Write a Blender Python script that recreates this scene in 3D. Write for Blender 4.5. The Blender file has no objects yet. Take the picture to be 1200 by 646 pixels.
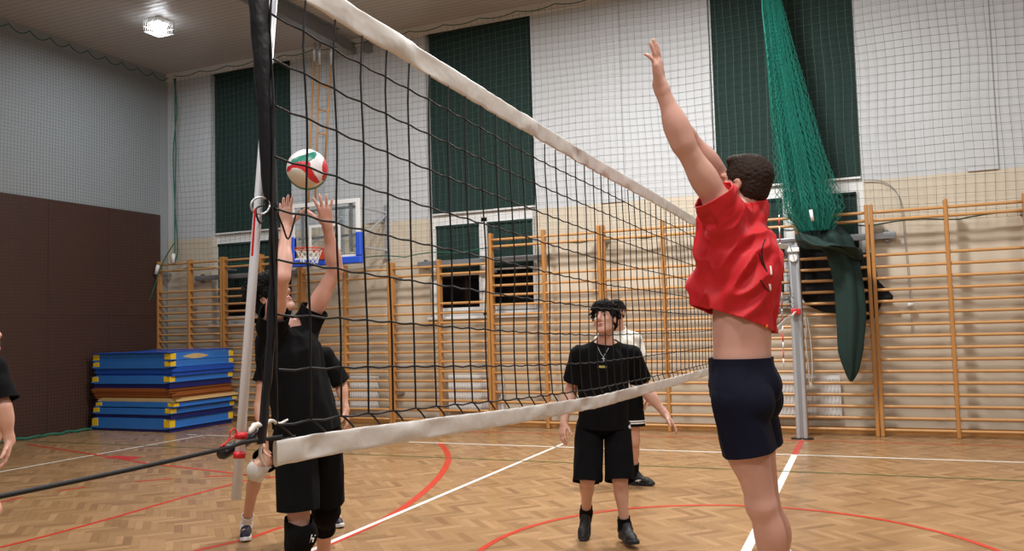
import bpy, bmesh, math, random
import numpy as np
from math import sin, cos, pi, radians, sqrt
from mathutils import Vector, Matrix, noise
random.seed(7); rng = np.random.default_rng(7)
scn = bpy.context.scene; COL = scn.collection

# ---------------------------------------------------------------- camera
CAM = np.array([0.838, -5.870, 1.610]); FOC = 968.65
YAW, PIT, ROL = 0.4009, 0.06116, -0.02779
def cam_axes():
    f = np.array([-sin(YAW)*cos(PIT), cos(YAW)*cos(PIT), sin(PIT)])
    r0 = np.array([cos(YAW), sin(YAW), 0.0]); u0 = np.cross(r0, f)
    return cos(ROL)*r0 + sin(ROL)*u0, -sin(ROL)*r0 + cos(ROL)*u0, f
CR, CU, CF = cam_axes()
def ray(x, y): return CR*(x-600)/FOC - CU*(y-323)/FOC + CF
def P(x, y, d): return CAM + ray(x, y)*d                 # point seen at (x, y) at a depth of d metres
def onY(x, y, Y): d = ray(x, y); return CAM + d*(Y-CAM[1])/d[1]
def onZ(x, y, Z): d = ray(x, y); return CAM + d*(Z-CAM[2])/d[2]
NK = 0.0239                                              # the net hangs in the plane x = (y - 4.9) * NK
def onNet(x, y):
    d = ray(x, y); t = ((CAM[1]-4.9)*NK-CAM[0])/(d[0]-NK*d[1]); return CAM + t*d
cd = bpy.data.cameras.new('camera'); cam = bpy.data.objects.new('camera', cd); COL.objects.link(cam)
M = Matrix.Identity(4)
for i, ax in enumerate((CR, CU, -CF)):
    for j in range(3): M[j][i] = ax[j]
for j in range(3): M[j][3] = CAM[j]
cam.matrix_world = M; cd.sensor_width = 36; cd.lens = FOC/1200*36; cd.clip_start = 0.02
scn.camera = cam

# ---------------------------------------------------------------- materials
def lin(c): return tuple(((v/255)/12.92 if v/255 <= 0.04045 else ((v/255+0.055)/1.055)**2.4) for v in c)
class NT:
    def __init__(s, name):
        s.m = bpy.data.materials.new(name); s.m.use_nodes = True; s.t = s.m.node_tree
        s.b = s.t.nodes['Principled BSDF']; s.out = s.t.nodes['Material Output']
    def n(s, typ, **kw):
        nd = s.t.nodes.new(typ)
        for k, v in kw.items(): setattr(nd, k, v)
        return nd
    def l(s, a, b): s.t.links.new(a, b)
    def math(s, op, a, b=None, c=None):
        nd = s.n('ShaderNodeMath', operation=op)
        for i, v in enumerate((a, b, c)):
            if v is None: continue
            if isinstance(v, (int, float)): nd.inputs[i].default_value = v
            else: s.l(v, nd.inputs[i])
        return nd.outputs[0]
    def mix(s, fac, a, b):
        nd = s.n('ShaderNodeMix', data_type='RGBA')
        for i, v in ((0, fac), (6, a), (7, b)):
            if isinstance(v, (int, float)): nd.inputs[i].default_value = v
            elif isinstance(v, tuple): nd.inputs[i].default_value = (*v, 1)
            else: s.l(v, nd.inputs[i])
        return nd.outputs[2]
    def set(s, **kw):
        for k, v in kw.items():
            i = s.b.inputs[k]
            i.default_value = (*v, 1) if isinstance(v, tuple) and len(v) == 3 else v
    def bump(s, h, strength=0.3, dist=0.01):
        nd = s.n('ShaderNodeBump'); nd.inputs['Strength'].default_value = strength; nd.inputs['Distance'].default_value = dist
        s.l(h, nd.inputs['Height']); s.l(nd.outputs[0], s.b.inputs['Normal'])
def mat(name, rgb, rough=0.6, var=0.12, scale=6.0, bump=0.0, bscale=60.0, metal=0.0, spec=0.5, sheen=0.0, sss=0.0):
    s = NT(name); c = lin(rgb)
    tc = s.n('ShaderNodeTexCoord')
    nz = s.n('ShaderNodeTexNoise'); nz.inputs['Scale'].default_value = scale; nz.inputs['Detail'].default_value = 4
    s.l(tc.outputs['Object'], nz.inputs['Vector'])
    d = tuple(max(0, v*(1-var)) for v in c); b = tuple(min(1, v*(1+var)) for v in c)
    s.l(s.mix(nz.outputs['Fac'], d, b), s.b.inputs['Base Color'])
    s.set(Roughness=rough, Metallic=metal); s.b.inputs['Specular IOR Level'].default_value = spec
    if sheen: s.b.inputs['Sheen Weight'].default_value = sheen
    if sss:
        s.b.inputs['Subsurface Weight'].default_value = sss; s.b.inputs['Subsurface Radius'].default_value = (0.02, 0.008, 0.004)
    if bump:
        n2 = s.n('ShaderNodeTexNoise'); n2.inputs['Scale'].default_value = bscale; s.l(tc.outputs['Object'], n2.inputs['Vector'])
        s.bump(n2.outputs['Fac'], bump, 0.006)
    return s.m

def floor_material():
    s = NT('oak_parquet'); W, N = 0.062, 5
    tc = s.n('ShaderNodeTexCoord'); mp = s.n('ShaderNodeMapping')
    mp.inputs['Rotation'].default_value = (0, 0, radians(45)); mp.inputs['Scale'].default_value = (1/W,)*3
    mp.inputs['Location'].default_value = (400.0, 400.0, 0)
    s.l(tc.outputs['Object'], mp.inputs['Vector'])
    sx = s.n('ShaderNodeSeparateXYZ'); s.l(mp.outputs[0], sx.inputs[0]); x, y = sx.outputs[0], sx.outputs[1]
    i, j = s.math('FLOOR', x), s.math('FLOOR', y)
    k = s.math('FLOORED_MODULO', s.math('SUBTRACT', i, j), 2.0*N)
    isH = s.math('LESS_THAN', k, N-0.5)
    i0 = s.math('SUBTRACT', i, k); j0 = s.math('SUBTRACT', j, s.math('SUBTRACT', 2.0*N-1, k))
    def sel(a, b): return s.math('ADD', s.math('MULTIPLY', a, isH), s.math('MULTIPLY', b, s.math('SUBTRACT', 1.0, isH)))
    idx, idy = sel(i0, i), sel(j, j0)
    al = sel(s.math('SUBTRACT', x, i0), s.math('SUBTRACT', y, j0)); ac = sel(s.math('SUBTRACT', y, j), s.math('SUBTRACT', x, i))
    cv = s.n('ShaderNodeCombineXYZ'); s.l(idx, cv.inputs[0]); s.l(idy, cv.inputs[1]); s.l(isH, cv.inputs[2])
    wn = s.n('ShaderNodeTexWhiteNoise', noise_dimensions='3D'); s.l(cv.outputs[0], wn.inputs['Vector'])
    ramp = s.n('ShaderNodeValToRGB'); e = ramp.color_ramp.elements
    e[0].position, e[0].color = 0.0, (*lin((134, 102, 70)), 1); e[1].position, e[1].color = 1.0, (*lin((178, 142, 103)), 1)
    for pos, c in ((0.2, (152, 118, 82)), (0.55, (160, 126, 88)), (0.8, (167, 132, 94))):
        q = e.new(pos); q.color = (*lin(c), 1)
    s.l(wn.outputs['Value'], ramp.inputs[0])
    gv = s.n('ShaderNodeCombineXYZ'); s.l(s.math('MULTIPLY', al, 0.5), gv.inputs[0]); s.l(s.math('MULTIPLY', ac, 5.0), gv.inputs[1])
    s.l(s.math('MULTIPLY', wn.outputs['Value'], 97.0), gv.inputs[2])
    gr = s.n('ShaderNodeTexNoise'); gr.inputs['Scale'].default_value = 1.0; gr.inputs['Detail'].default_value = 5; s.l(gv.outputs[0], gr.inputs['Vector'])
    col = s.mix(s.math('MULTIPLY', gr.outputs['Fac'], 0.28), ramp.outputs[0], lin((120, 86, 54)))
    eb = s.math('MINIMUM', s.math('MINIMUM', ac, s.math('SUBTRACT', 1.0, ac)), s.math('MINIMUM', al, s.math('SUBTRACT', float(N), al)))
    gap = s.math('LESS_THAN', eb, 0.018)
    col = s.mix(s.math('MULTIPLY', gap, 0.55), col, lin((84, 54, 30)))
    s.l(col, s.b.inputs['Base Color'])
    n3 = s.n('ShaderNodeTexNoise'); n3.inputs['Scale'].default_value = 1.3; n3.inputs['Detail'].default_value = 3; s.l(tc.outputs['Object'], n3.inputs['Vector'])
    s.l(s.math('ADD', 0.20, s.math('MULTIPLY', n3.outputs['Fac'], 0.14)), s.b.inputs['Roughness'])
    s.b.inputs['Specular IOR Level'].default_value = 0.45
    s.bump(s.math('ADD', s.math('MULTIPLY', gap, -1.0), s.math('MULTIPLY', wn.outputs['Value'], 0.6)), 0.10, 0.002)
    return s.m
def wall_material(name, up, low, zsplit, brick=0.25):
    s = NT(name); tc = s.n('ShaderNodeTexCoord'); sx = s.n('ShaderNodeSeparateXYZ'); s.l(tc.outputs['Object'], sx.inputs[0])
    n1 = s.n('ShaderNodeTexNoise'); n1.inputs['Scale'].default_value = 1.1; n1.inputs['Detail'].default_value = 5; s.l(tc.outputs['Object'], n1.inputs['Vector'])
    f = s.math('GREATER_THAN', sx.outputs[2], zsplit)
    col = s.mix(f, lin(low), lin(up))
    col = s.mix(s.math('MULTIPLY', n1.outputs['Fac'], 0.16), col, lin((150, 140, 122)))
    cv = s.n('ShaderNodeCombineXYZ'); s.l(s.math('ADD', sx.outputs[0], sx.outputs[1]), cv.inputs[0]); s.l(sx.outputs[2], cv.inputs[1])
    br = s.n('ShaderNodeTexBrick'); br.inputs['Scale'].default_value = 1.0; br.inputs['Brick Width'].default_value = 0.27; br.inputs['Row Height'].default_value = 0.085
    br.inputs['Mortar Size'].default_value = 0.006; br.inputs['Color1'].default_value = (1, 1, 1, 1); br.inputs['Color2'].default_value = (.93, .93, .93, 1); br.inputs['Mortar'].default_value = (0, 0, 0, 1)
    s.l(cv.outputs[0], br.inputs['Vector'])
    s.l(col, s.b.inputs['Base Color']); s.set(Roughness=0.6); s.bump(br.outputs['Color'], brick, 0.006)
    return s.m
def ceiling_material():
    s = NT('white_ceiling_slats'); tc = s.n('ShaderNodeTexCoord'); sx = s.n('ShaderNodeSeparateXYZ'); s.l(tc.outputs['Object'], sx.inputs[0])
    fr = s.math('FRACT', s.math('MULTIPLY', sx.outputs[1], 1/0.115))
    g = s.math('LESS_THAN', s.math('ABSOLUTE', s.math('SUBTRACT', fr, 0.5)), 0.07)
    n1 = s.n('ShaderNodeTexNoise'); n1.inputs['Scale'].default_value = 0.7; s.l(tc.outputs['Object'], n1.inputs['Vector'])
    col = s.mix(s.math('MULTIPLY', n1.outputs['Fac'], 0.25), lin((192, 191, 190)), lin((164, 161, 157)))
    s.l(s.mix(s.math('MULTIPLY', g, 0.5), col, lin((92, 86, 80))), s.b.inputs['Base Color'])
    s.set(Roughness=0.38); s.bump(s.math('ABSOLUTE', s.math('SUBTRACT', fr, 0.5)), 0.5, 0.012)
    return s.m

MT = dict(
    floor=floor_material(), wall=wall_material('painted_brick', (197, 201, 205), (206, 194, 174), 3.5),
    lwall=wall_material('painted_plaster', (144, 150, 154), (140, 142, 140), 3.2, 0.08), ceil=ceiling_material(),
    white=mat('white_paint', (222, 222, 220), 0.4, 0.04), brown=mat('brown_boarding', (66, 36, 25), 0.55, 0.14, 3.0, 0.08, 30),
    blind=mat('green_blind_fabric', (17, 44, 39), 0.85, 0.10, 3.0, 0.1, 200), glass=mat('night_glass', (8, 9, 11), 0.08, 0.0),
    wood=mat('varnished_beech', (176, 124, 68), 0.35, 0.14, 9.0, 0.03), rail=mat('varnished_beech_rail', (190, 142, 88), 0.35, 0.12, 7.0),
    steel=mat('grey_steel', (150, 154, 158), 0.4, 0.06, 8, 0, 60, 0.6), alu=mat('aluminium', (190, 194, 198), 0.35, 0.05, 8, 0, 60, 0.5),
    dark=mat('black_rubber', (18, 18, 20), 0.5, 0.1), cord=mat('black_net_cord', (16, 16, 18), 0.7, 0.1), band=mat('black_vinyl_band', (20, 20, 26), 0.32, 0.15, 20, 0.35, 30),
    tape=mat('worn_white_vinyl', (222, 218, 212), 0.5, 0.10, 12, 0.6, 16), netg=mat('grey_green_cord', (70, 92, 88), 0.8, 0.1),
    gcord=mat('green_cord', (30, 96, 76), 0.7, 0.1), teal=mat('teal_mesh_cord', (24, 116, 100), 0.7, 0.15), gcloth=mat('dark_green_cloth', (10, 38, 33), 0.85, 0.15, 8, 0.15, 40),
    bcloth=mat('black_cloth', (12, 16, 18), 0.9, 0.15), red=mat('red_tape', (206, 28, 34), 0.45, 0.05), antw=mat('white_fibreglass', (226, 228, 236), 0.35, 0.02),
    lred=mat('red_floor_paint', (192, 56, 40), 0.3, 0.10, 8), lwhite=mat('white_floor_paint', (236, 234, 226), 0.3, 0.05, 8), lgreen=mat('green_floor_paint', (74, 98, 48), 0.3, 0.1, 8),
    mblue=mat('blue_vinyl', (24, 76, 168), 0.35, 0.08, 5, 0.05, 12), mlight=mat('light_blue_vinyl', (46, 112, 190), 0.35, 0.08, 5, 0.05, 12), mnavy=mat('navy_vinyl', (20, 32, 96), 0.35, 0.08, 5, 0.05, 12),
    myellow=mat('yellow_vinyl', (230, 190, 40), 0.45, 0.08), mbrown=mat('brown_vinyl', (140, 78, 34), 0.45, 0.15, 5, 0.1, 12), mcream=mat('cream_vinyl', (196, 168, 116), 0.5, 0.12, 8),
    pad=mat('blue_board_padding', (42, 84, 200), 0.45, 0.06), orange=mat('orange_steel', (196, 72, 44), 0.4, 0.06), bnet=mat('white_hoop_cord', (226, 224, 218), 0.8, 0.05),
)
s = NT('clear_acrylic'); s.set(**{'Base Color': (0.9, 0.95, 0.97), 'Roughness': 0.05, 'Transmission Weight': 1.0, 'IOR': 1.12}); MT['acrylic'] = s.m
s = NT('lamp_light'); s.set(**{'Base Color': (1., 1., 1.)}); s.b.inputs['Emission Color'].default_value = (0.9, 0.95, 1, 1); s.b.inputs['Emission Strength'].default_value = 16; MT['lamp'] = s.m

# ---------------------------------------------------------------- mesh helpers
class MB:
    def __init__(s): s.v, s.f, s.mi, s.cur = [], [], [], 0
    def add(s, vs, fs):
        b = len(s.v); s.v += [tuple(map(float, p)) for p in vs]; s.f += [tuple(b+i for i in f) for f in fs]; s.mi += [s.cur]*len(fs); return s
    def box(s, a, b):
        (x0, y0, z0), (x1, y1, z1) = a, b
        return s.add([(x0,y0,z0),(x1,y0,z0),(x1,y1,z0),(x0,y1,z0),(x0,y0,z1),(x1,y0,z1),(x1,y1,z1),(x0,y1,z1)],
                     [(0,3,2,1),(4,5,6,7),(0,1,5,4),(1,2,6,5),(2,3,7,6),(3,0,4,7)])
    def tube(s, pts, rad, n=8, caps=True):
        pts = [np.asarray(p, float) for p in pts]; m = len(pts); rs = rad if hasattr(rad, '__len__') else [rad]*m
        t = pts[1]-pts[0]; t = t/np.linalg.norm(t); a = np.array([0, 0, 1.]) if abs(t[2]) < .9 else np.array([1., 0, 0])
        nx = np.cross(t, a); nx /= np.linalg.norm(nx); V = []
        for i in range(m):
            t = pts[min(i+1, m-1)]-pts[max(i-1, 0)]; t = t/(np.linalg.norm(t)+1e-12)
            nx = nx-t*(nx@t); nx /= np.linalg.norm(nx)+1e-12; ny = np.cross(t, nx)
            for q in range(n):
                an = 2*pi*q/n; V.append(pts[i]+rs[i]*(cos(an)*nx+sin(an)*ny))
        F = [(i*n+q, i*n+(q+1) % n, (i+1)*n+(q+1) % n, (i+1)*n+q) for i in range(m-1) for q in range(n)]
        if caps: F += [tuple(range(n))[::-1], tuple((m-1)*n+q for q in range(n))]
        return s.add(V, F)
    def grid(s, G):
        a, b = len(G), len(G[0])
        return s.add([p for row in G for p in row], [(i*b+j, i*b+j+1, (i+1)*b+j+1, (i+1)*b+j) for i in range(a-1) for j in range(b-1)])
    def prism(s, poly, z0, z1, fn=lambda x, y, z: (x, y, z)):
        n = len(poly)
        return s.add([fn(x, y, z0) for x, y in poly]+[fn(x, y, z1) for x, y in poly],
                     [tuple(range(n))[::-1], tuple(range(n, 2*n))]+[(i, (i+1) % n, n+(i+1) % n, n+i) for i in range(n)])
    def build(s, name, mats, parent=None, smooth=False, bevel=0, seg=2, loc=None):
        me = bpy.data.meshes.new(name); me.from_pydata(s.v, [], s.f)
        for m in (mats if isinstance(mats, (list, tuple)) else [mats]): me.materials.append(m)
        if any(s.mi): me.polygons.foreach_set('material_index', s.mi)
        if smooth: me.polygons.foreach_set('use_smooth', [True]*len(me.polygons))
        me.update(); o = bpy.data.objects.new(name, me); COL.objects.link(o)
        if loc is not None:                                   # put the origin at the thing's base
            me.transform(Matrix.Translation(-Vector(loc))); o.location = loc
        if parent is not None:
            o.parent = parent
            o.matrix_parent_inverse = basis(parent).inverted()
        if bevel:
            b = o.modifiers.new('bevel', 'BEVEL'); b.width = bevel; b.segments = seg; b.limit_method = 'ANGLE'
        return o
def basis(o): return (basis(o.parent) @ o.matrix_parent_inverse @ o.matrix_basis) if o.parent else o.matrix_basis.copy()
def tag(o, label=None, cat=None, group=None, kind=None):
    if label: o['label'] = label
    if cat: o['category'] = cat
    if group: o['group'] = group
    if kind: o['kind'] = kind
    return o
def empty(name, loc, label, cat, group=None):
    o = bpy.data.objects.new(name, None); COL.objects.link(o); o.location = tuple(map(float, loc)); o.empty_display_size = 0.1
    return tag(o, label, cat, group)
def struct(name, mb, m, parent=None, **kw): return tag(mb.build(name, m, parent, **kw), kind='structure' if parent is None else None)
def spline(pts, n):
    pts = np.asarray(pts, float); t = np.linspace(0, len(pts)-1, n); out = []
    for a in t:
        i = min(int(a), len(pts)-2); u = a-i; p0, p1, p2, p3 = pts[max(i-1, 0)], pts[i], pts[i+1], pts[min(i+2, len(pts)-1)]
        out.append(0.5*((2*p1)+(-p0+p2)*u+(2*p0-5*p1+4*p2-p3)*u*u+(-p0+3*p1-3*p2+p3)*u**3))
    return out

# ---------------------------------------------------------------- the hall
X0, X1, Y0, Y1, ZC = -11.9, 11.0, -10.5, 6.6, 6.88
WIN = [(-10.79, -8.86), (-5.98, -4.0), (-1.12, 0.92)]; WZ0, WZ1 = 1.80, 6.79
struct('floor', MB().box((X0-.2, Y0-.2, -.2), (X1+.2, Y1+.5, 0)), MT['floor'])
struct('ceiling', MB().box((X0-.2, Y0-.2, ZC), (X1+.2, Y1+.5, ZC+.2)), MT['ceil'])
w = MB(); xs = [X0-.2]+[v for a in WIN for v in a]+[X1+.2]
for i in range(0, len(xs), 2): w.box((xs[i], Y1, 0), (xs[i+1], Y1+.35, ZC))
for a, b in WIN: w.box((a, Y1, 0), (b, Y1+.35, WZ0)); w.box((a, Y1, WZ1), (b, Y1+.35, ZC))
struct('wall_back', w, MT['wall'])
struct('wall_left', MB().box((X0-.2, Y0, 0), (X0, Y1, ZC)), MT['lwall'])
struct('wall_right', MB().box((X1, Y0, 0), (X1+.2, Y1, ZC)), MT['lwall'])
struct('wall_front', MB().box((X0, Y0-.2, 0), (X1, Y0, ZC)), MT['lwall'])
# brown boarding on the left wall, with board joints
b = MB()
for i in range(14):
    y1 = 6.36-i*1.22; b.box((X0, max(y1-1.214, Y0), 0.0), (X0+.05, y1, 1.99)); b.box((X0, max(y1-1.214, Y0), 1.994), (X0+.05, y1, 3.99))
    if y1-1.22 < Y0: break
struct('trim_1', b, MT['brown'])
b = MB().box((X0, Y1-.04, ZC-.16), (X1, Y1, ZC)); struct('trim_2', b, MT['white'])
b = MB().box((X0+.05, Y1-.02, 0), (X1, Y1, .09)); struct('baseboard_back', b, MT['wood'])
for k, (a, c) in enumerate(((-2.88, -2.5), (2.2, 2.56), (-7.2, -6.85))):      # shallow wall piers
    struct('trim_%d' % (3+k), MB().box((a, Y1-.025, 3.5), (c, Y1, ZC-.16)), MT['wall'])
# ceiling runway beam the climbing ladders hang from
b = MB()
for z0, z1, h in ((6.58, 6.60, .09), (6.60, 6.86, .012), (6.86, 6.88, .09)): b.box((-7.42-h, -2.0, z0), (-7.42+h, 6.02, z1))
b.box((-7.46, 5.98, 6.60), (-7.38, 6.6, 6.80)); b.box((-7.14, 6.42, 6.56), (-7.02, 6.6, 6.72)); struct('ceiling_beam', b, MT['steel'])

# windows: frame, panes, guard rail; roller blinds are things
bnames = ['window nearest the room corner', 'window behind the net', 'window behind the teal divider net']
for k, (a, c) in enumerate(WIN):
    wn = bpy.data.objects.new('window_%d' % (k+1), None); COL.objects.link(wn); wn.location = ((a+c)/2, Y1+.2, WZ0); wn['kind'] = 'structure'
    yf0, yf1 = Y1+.13, Y1+.20; m = (a+c)/2; f = MB()
    for q in ((a, WZ0, a+.07, WZ1), (c-.07, WZ0, c, WZ1), (m-.06, WZ0, m+.06, 3.46), (a+.07, WZ0, c-.07, WZ0+.09), (a+.07, 3.38, c-.07, 3.56), (a+.07, WZ1-.06, c-.07, WZ1)):
        f.box((q[0], yf0, q[1]), (q[2], yf1, q[3]))
    f.build('window_frame', MT['white'], wn, bevel=.006)
    sash = MB()
    for s0, s1 in ((a+.07, m-.06), (m+.06, c-.07)):
        for q in ((s0, WZ0+.09, s0+.05, 3.38), (s1-.05, WZ0+.09, s1, 3.38), (s0+.05, WZ0+.09, s1-.05, WZ0+.15), (s0+.05, 3.32, s1-.05, 3.38)):
            sash.box((q[0], yf0-.02, q[1]), (q[2], yf1, q[3]))
    sash.build('sash', MT['white'], wn, bevel=.005)
    MB().box((a+.05, yf0+.05, WZ0+.05), (c-.05, yf0+.06, WZ1-.03)).build('glass_pane', MT['glass'], wn)
    MB().box((a-.03, Y1-.06, WZ0-.05), (c+.03, Y1+.14, WZ0)).build('window_sill', MT['white'], wn, bevel=.008)
    g0, g1 = ((-11.1, -8.6), (-6.15, -3.74), (-1.3, 1.29))[k]
    r = MB().box((g0, Y1-.12, 2.66), (g1, Y1-.05, 2.75))
    for gx in (g0+.12, g1-.12): r.box((gx-.03, Y1-.05, 2.62), (gx+.03, Y1, 2.79))
    r.build('guard_rail', MT['steel'], wn, bevel=.006)
    # blinds
    def blind(name, x0, x1, z0, z1, y, label, parts=True):
        o = empty(name, ((x0+x1)/2, y, z0), label, 'window blind', 'dark green roller blinds'); n = 40; G = []
        for i in range(n+1):
            x = x0+(x1-x0)*i/n; G.append([(x, y+.006*sin(i*1.9)+.004*sin(i*.7), z0+(z1-z0)*j/3) for j in range(4)])
        MB().grid(G).build('fabric', MT['blind'], o, smooth=True)
        MB().tube([(x0, y, z1), (x1, y, z1)], .028, 10).build('roller_tube', MT['blind'], o, smooth=True)
        MB().box((x0, y-.012, z0-.03), (x1, y+.012, z0)).build('bottom_bar', MT['white'], o, bevel=.004)
        return o
    blind('roller_blind', a+.03, c-.03, 3.58, WZ1-.05, Y1+.09, 'tall green blind in the upper '+bnames[k])
    lz = ((2.2, 2.2), (2.52, 2.58), (2.50, 2.50))[k]
    for t, (s0, s1) in enumerate(((a+.1, m-.08), (m+.08, c-.1))):
        blind('roller_blind', s0, s1, lz[t], 3.34, Y1+.085, 'small green blind, %s lower sash of %s' % (('left', 'right')[t], bnames[k]))

# painted court lines
def strip(name, pts, wdt, m, z):
    mb = MB(); pts = [np.array(p, float) for p in pts]; L, R = [], []
    for i, p in enumerate(pts):
        t = pts[min(i+1, len(pts)-1)]-pts[max(i-1, 0)]; t /= np.linalg.norm(t); n = np.array([-t[1], t[0]])*wdt/2
        L.append((*(p+n), z)); R.append((*(p-n), z))
    mb.grid([L, R]); return struct(name, mb, m)
zl = .0015
strip('floor_marking', [(-9.0, 4.5), (10.5, 4.5)], .05, MT['lwhite'], zl)
strip('floor_marking', [(-9.0, 4.525), (-9.0, -4.5)], .05, MT['lwhite'], zl)
strip('floor_marking', [(-9.35, 4.5), (-9.15, 4.5)], .05, MT['lwhite'], zl)
strip('floor_marking', [(-3.0, 4.85), (-3.0, -4.5)], .05, MT['lwhite'], zl)
strip('floor_marking', [(3.0, 4.85), (3.0, -4.5)], .05, MT['lwhite'], zl)
strip('floor_marking', [(0, 4.475), (0, -4.5)], .07, MT['lwhite'], zl*1.3)
strip('floor_marking', [(0, 5.75), (0, 4.525)], .07, MT['lred'], zl*1.3)
strip('floor_marking', [(1.8*cos(t), -.2+1.8*sin(t)) for t in np.linspace(0, 2*pi, 97)], .05, MT['lred'], zl*1.6)
strip('floor_marking', [(-12, 3.3), (10.5, 3.42)], .035, MT['lgreen'], zl*1.8)
strip('floor_marking', [(-11.6, 5.72), (10.5, 5.72)], .04, MT['lred'], zl*.7)
arc = [onZ(x, y, 0)[:2] for x, y in ((515, 519), (523, 529), (525, 541), (512, 562), (480, 590), (440, 614), (400, 632), (378, 641), (330, 662))]
strip('floor_marking', spline(arc, 60), .075, MT['lred'], zl*.9)
for pts in (((32, 521), (130, 536), (170, 543), (300, 558), (360, 562)), ((240, 559), (290, 557)), ((0, 642), (60, 627), (140, 605), (215, 583), (290, 563)), ((228, 646), (290, 632), (330, 618)), ((158, 565), (203, 561)), ((68, 576), (100, 571)), ((-5, 590), (27, 583))):
    strip('floor_marking', [onZ(x, y, 0)[:2] for x, y in pts], .05, MT['lred'], zl*1.1)
c0 = onZ(145, 536.5, 0); c1 = onZ(0, 0, 0) if False else None
strip('floor_marking', [(c0[0]-.26, c0[1]), (c0[0]+.26, c0[1])], .2, MT['lred'], zl*1.2)

# ---------------------------------------------------------------- wall bars
def wall_bars(x0, x1, h, zs, label):
    xm = (x0+x1)/2; o = empty('wall_bars', (xm, 6.3, 0), label, 'wall bars', 'wall bars along the back wall')
    for x in (x0+.025, xm, x1-.025):
        MB().box((x-.025, 6.24, 0), (x+.025, 6.36, h)).build('upright', MT['wood'], o, bevel=.012)
    for z in zs: 
        n = 12; pts = [(x0+.03+(x1-x0-.06)*i/n, 6.275, z) for i in range(n+1)]
        MB().tube(pts, .021, 10).build('rail', MT['rail'], o, smooth=True)
    for z in (h-.25, .5):
        for x in (x0+.025, x1-.025): MB().box((x-.02, 6.36, z), (x+.02, 6.6, z+.04)).build('wall_bracket', MT['steel'], o)
    return o
zC = [.092+.1555*i for i in range(16)]+[2.90, 3.01]; zB = [.10+.1595*i for i in range(13)]+[2.50, 2.635]; zA = [.105+.1377*i for i in range(18)]+[2.865, 2.99]
zC = zC
wb = [(-11.84, -10.215, 3.06, zA, 'beech wall bars in the corner behind the stacked mats'),
      (-10.205, -8.43, 3.06, zA, 'beech wall bars under the basketball board, taller than the next unit'),
      (-8.42, -6.565, 2.75, zB, 'lower beech wall bars behind the player setting the ball'),
      (-6.555, -4.71, 2.75, zB, 'lower beech wall bars in front of the open dark window sash'),
      (-4.70, -2.825, 3.12, zC, 'tall beech wall bars beside the lower bars, crossing the middle window edge'),
      (-2.815, -.91, 3.12, zC, 'tall beech wall bars behind the white-shirted player'),
      (-.90, .955, 3.12, zC, 'tall beech wall bars behind the net post and green cloth'),
      (.965, 2.81, 3.12, zC, 'tall beech wall bars standing clear at the far right of the hall')]
for a in wb: wall_bars(*a)
wall_bars(2.82, 4.66, 3.12, zC, 'tall beech wall bars cut by the right edge of the frame')

# ---------------------------------------------------------------- safety nets over the walls
def strand(mb, pts, r=.002):
    mb.tube(pts, r, 3, caps=False)
def hang_cord(mb, a, b, hooks, sag, r=.008):
    a, b = np.array(a), np.array(b); pts = []
    for i in range(hooks):
        for q in range(6):
            t = (i+q/6)/hooks; p = a+(b-a)*t; p[2] -= sag*4*(q/6)*(1-q/6); pts.append(p)
    pts.append(b); mb.tube(pts, r, 5)
def safety_net(label, fn, U, V, step, top, bottom, r):
    o = empty('safety_net', fn(*((U[0]+U[1])/2, V[0])), label, 'safety net'); mb = MB()
    nu, nv = int((U[1]-U[0])/step), int((V[1]-V[0])/step)
    for i in range(nu+1):
        u = U[0]+i*step; strand(mb, [fn(u, V[0]+(V[1]-V[0])*j/16) for j in range(17)], r)
    for j in range(nv+1):
        v = V[0]+j*step; m = int((U[1]-U[0])/.3); strand(mb, [fn(U[0]+(U[1]-U[0])*i/m, v) for i in range(m+1)], r)
    mb.build('netting', MT['netg'], o)
    t = MB(); top(t); t.build('head_cord', MT['gcord'], o, smooth=True)
    t = MB(); bottom(t); t.build('hem_cord', MT['gcord'], o, smooth=True)
    return o
def fb(u, v):
    w = noise.noise(Vector((u*.8, v*.7, 3)))*.05; w2 = noise.noise(Vector((u*.9, v*.9, 9)))*.035
    return (u+w2*1.2, 6.44+w, v+w2+.03*sin(u*1.3))
def fl(u, v):
    w = noise.noise(Vector((u*.6, v*.6, 5)))*.05
    return (X0+.12+w*.6, u+w*.4, v+w*.5)
safety_net('pale grey-green safety net hanging over the whole window wall', fb, (-11.62, 4.6), (2.86, 6.74), .112,
           lambda t: hang_cord(t, (-11.6, 6.45, 6.78), (4.6, 6.45, 6.78), 24, .05),
           lambda t: t.tube([(-11.6+i*.15, 6.42, 2.86+.05*abs(sin(i*.45))+.02*sin(i*.13)) for i in range(109)], .009, 5), .0022)
safety_net('fine grey safety net hanging over the side wall beside the brown boarding', fl, (0.9, 6.3), (.03, 6.64), .056,
           lambda t: hang_cord(t, (X0+.16, 0.5, 6.76), (X0+.16, 6.45, 6.76), 16, .10, .01),
           lambda t: t.tube([(X0+.24+.03*sin(i*1.3), .5+i*.1, .03+.012*sin(i*2.1)) for i in range(58)], .024, 6), .0015)
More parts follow.
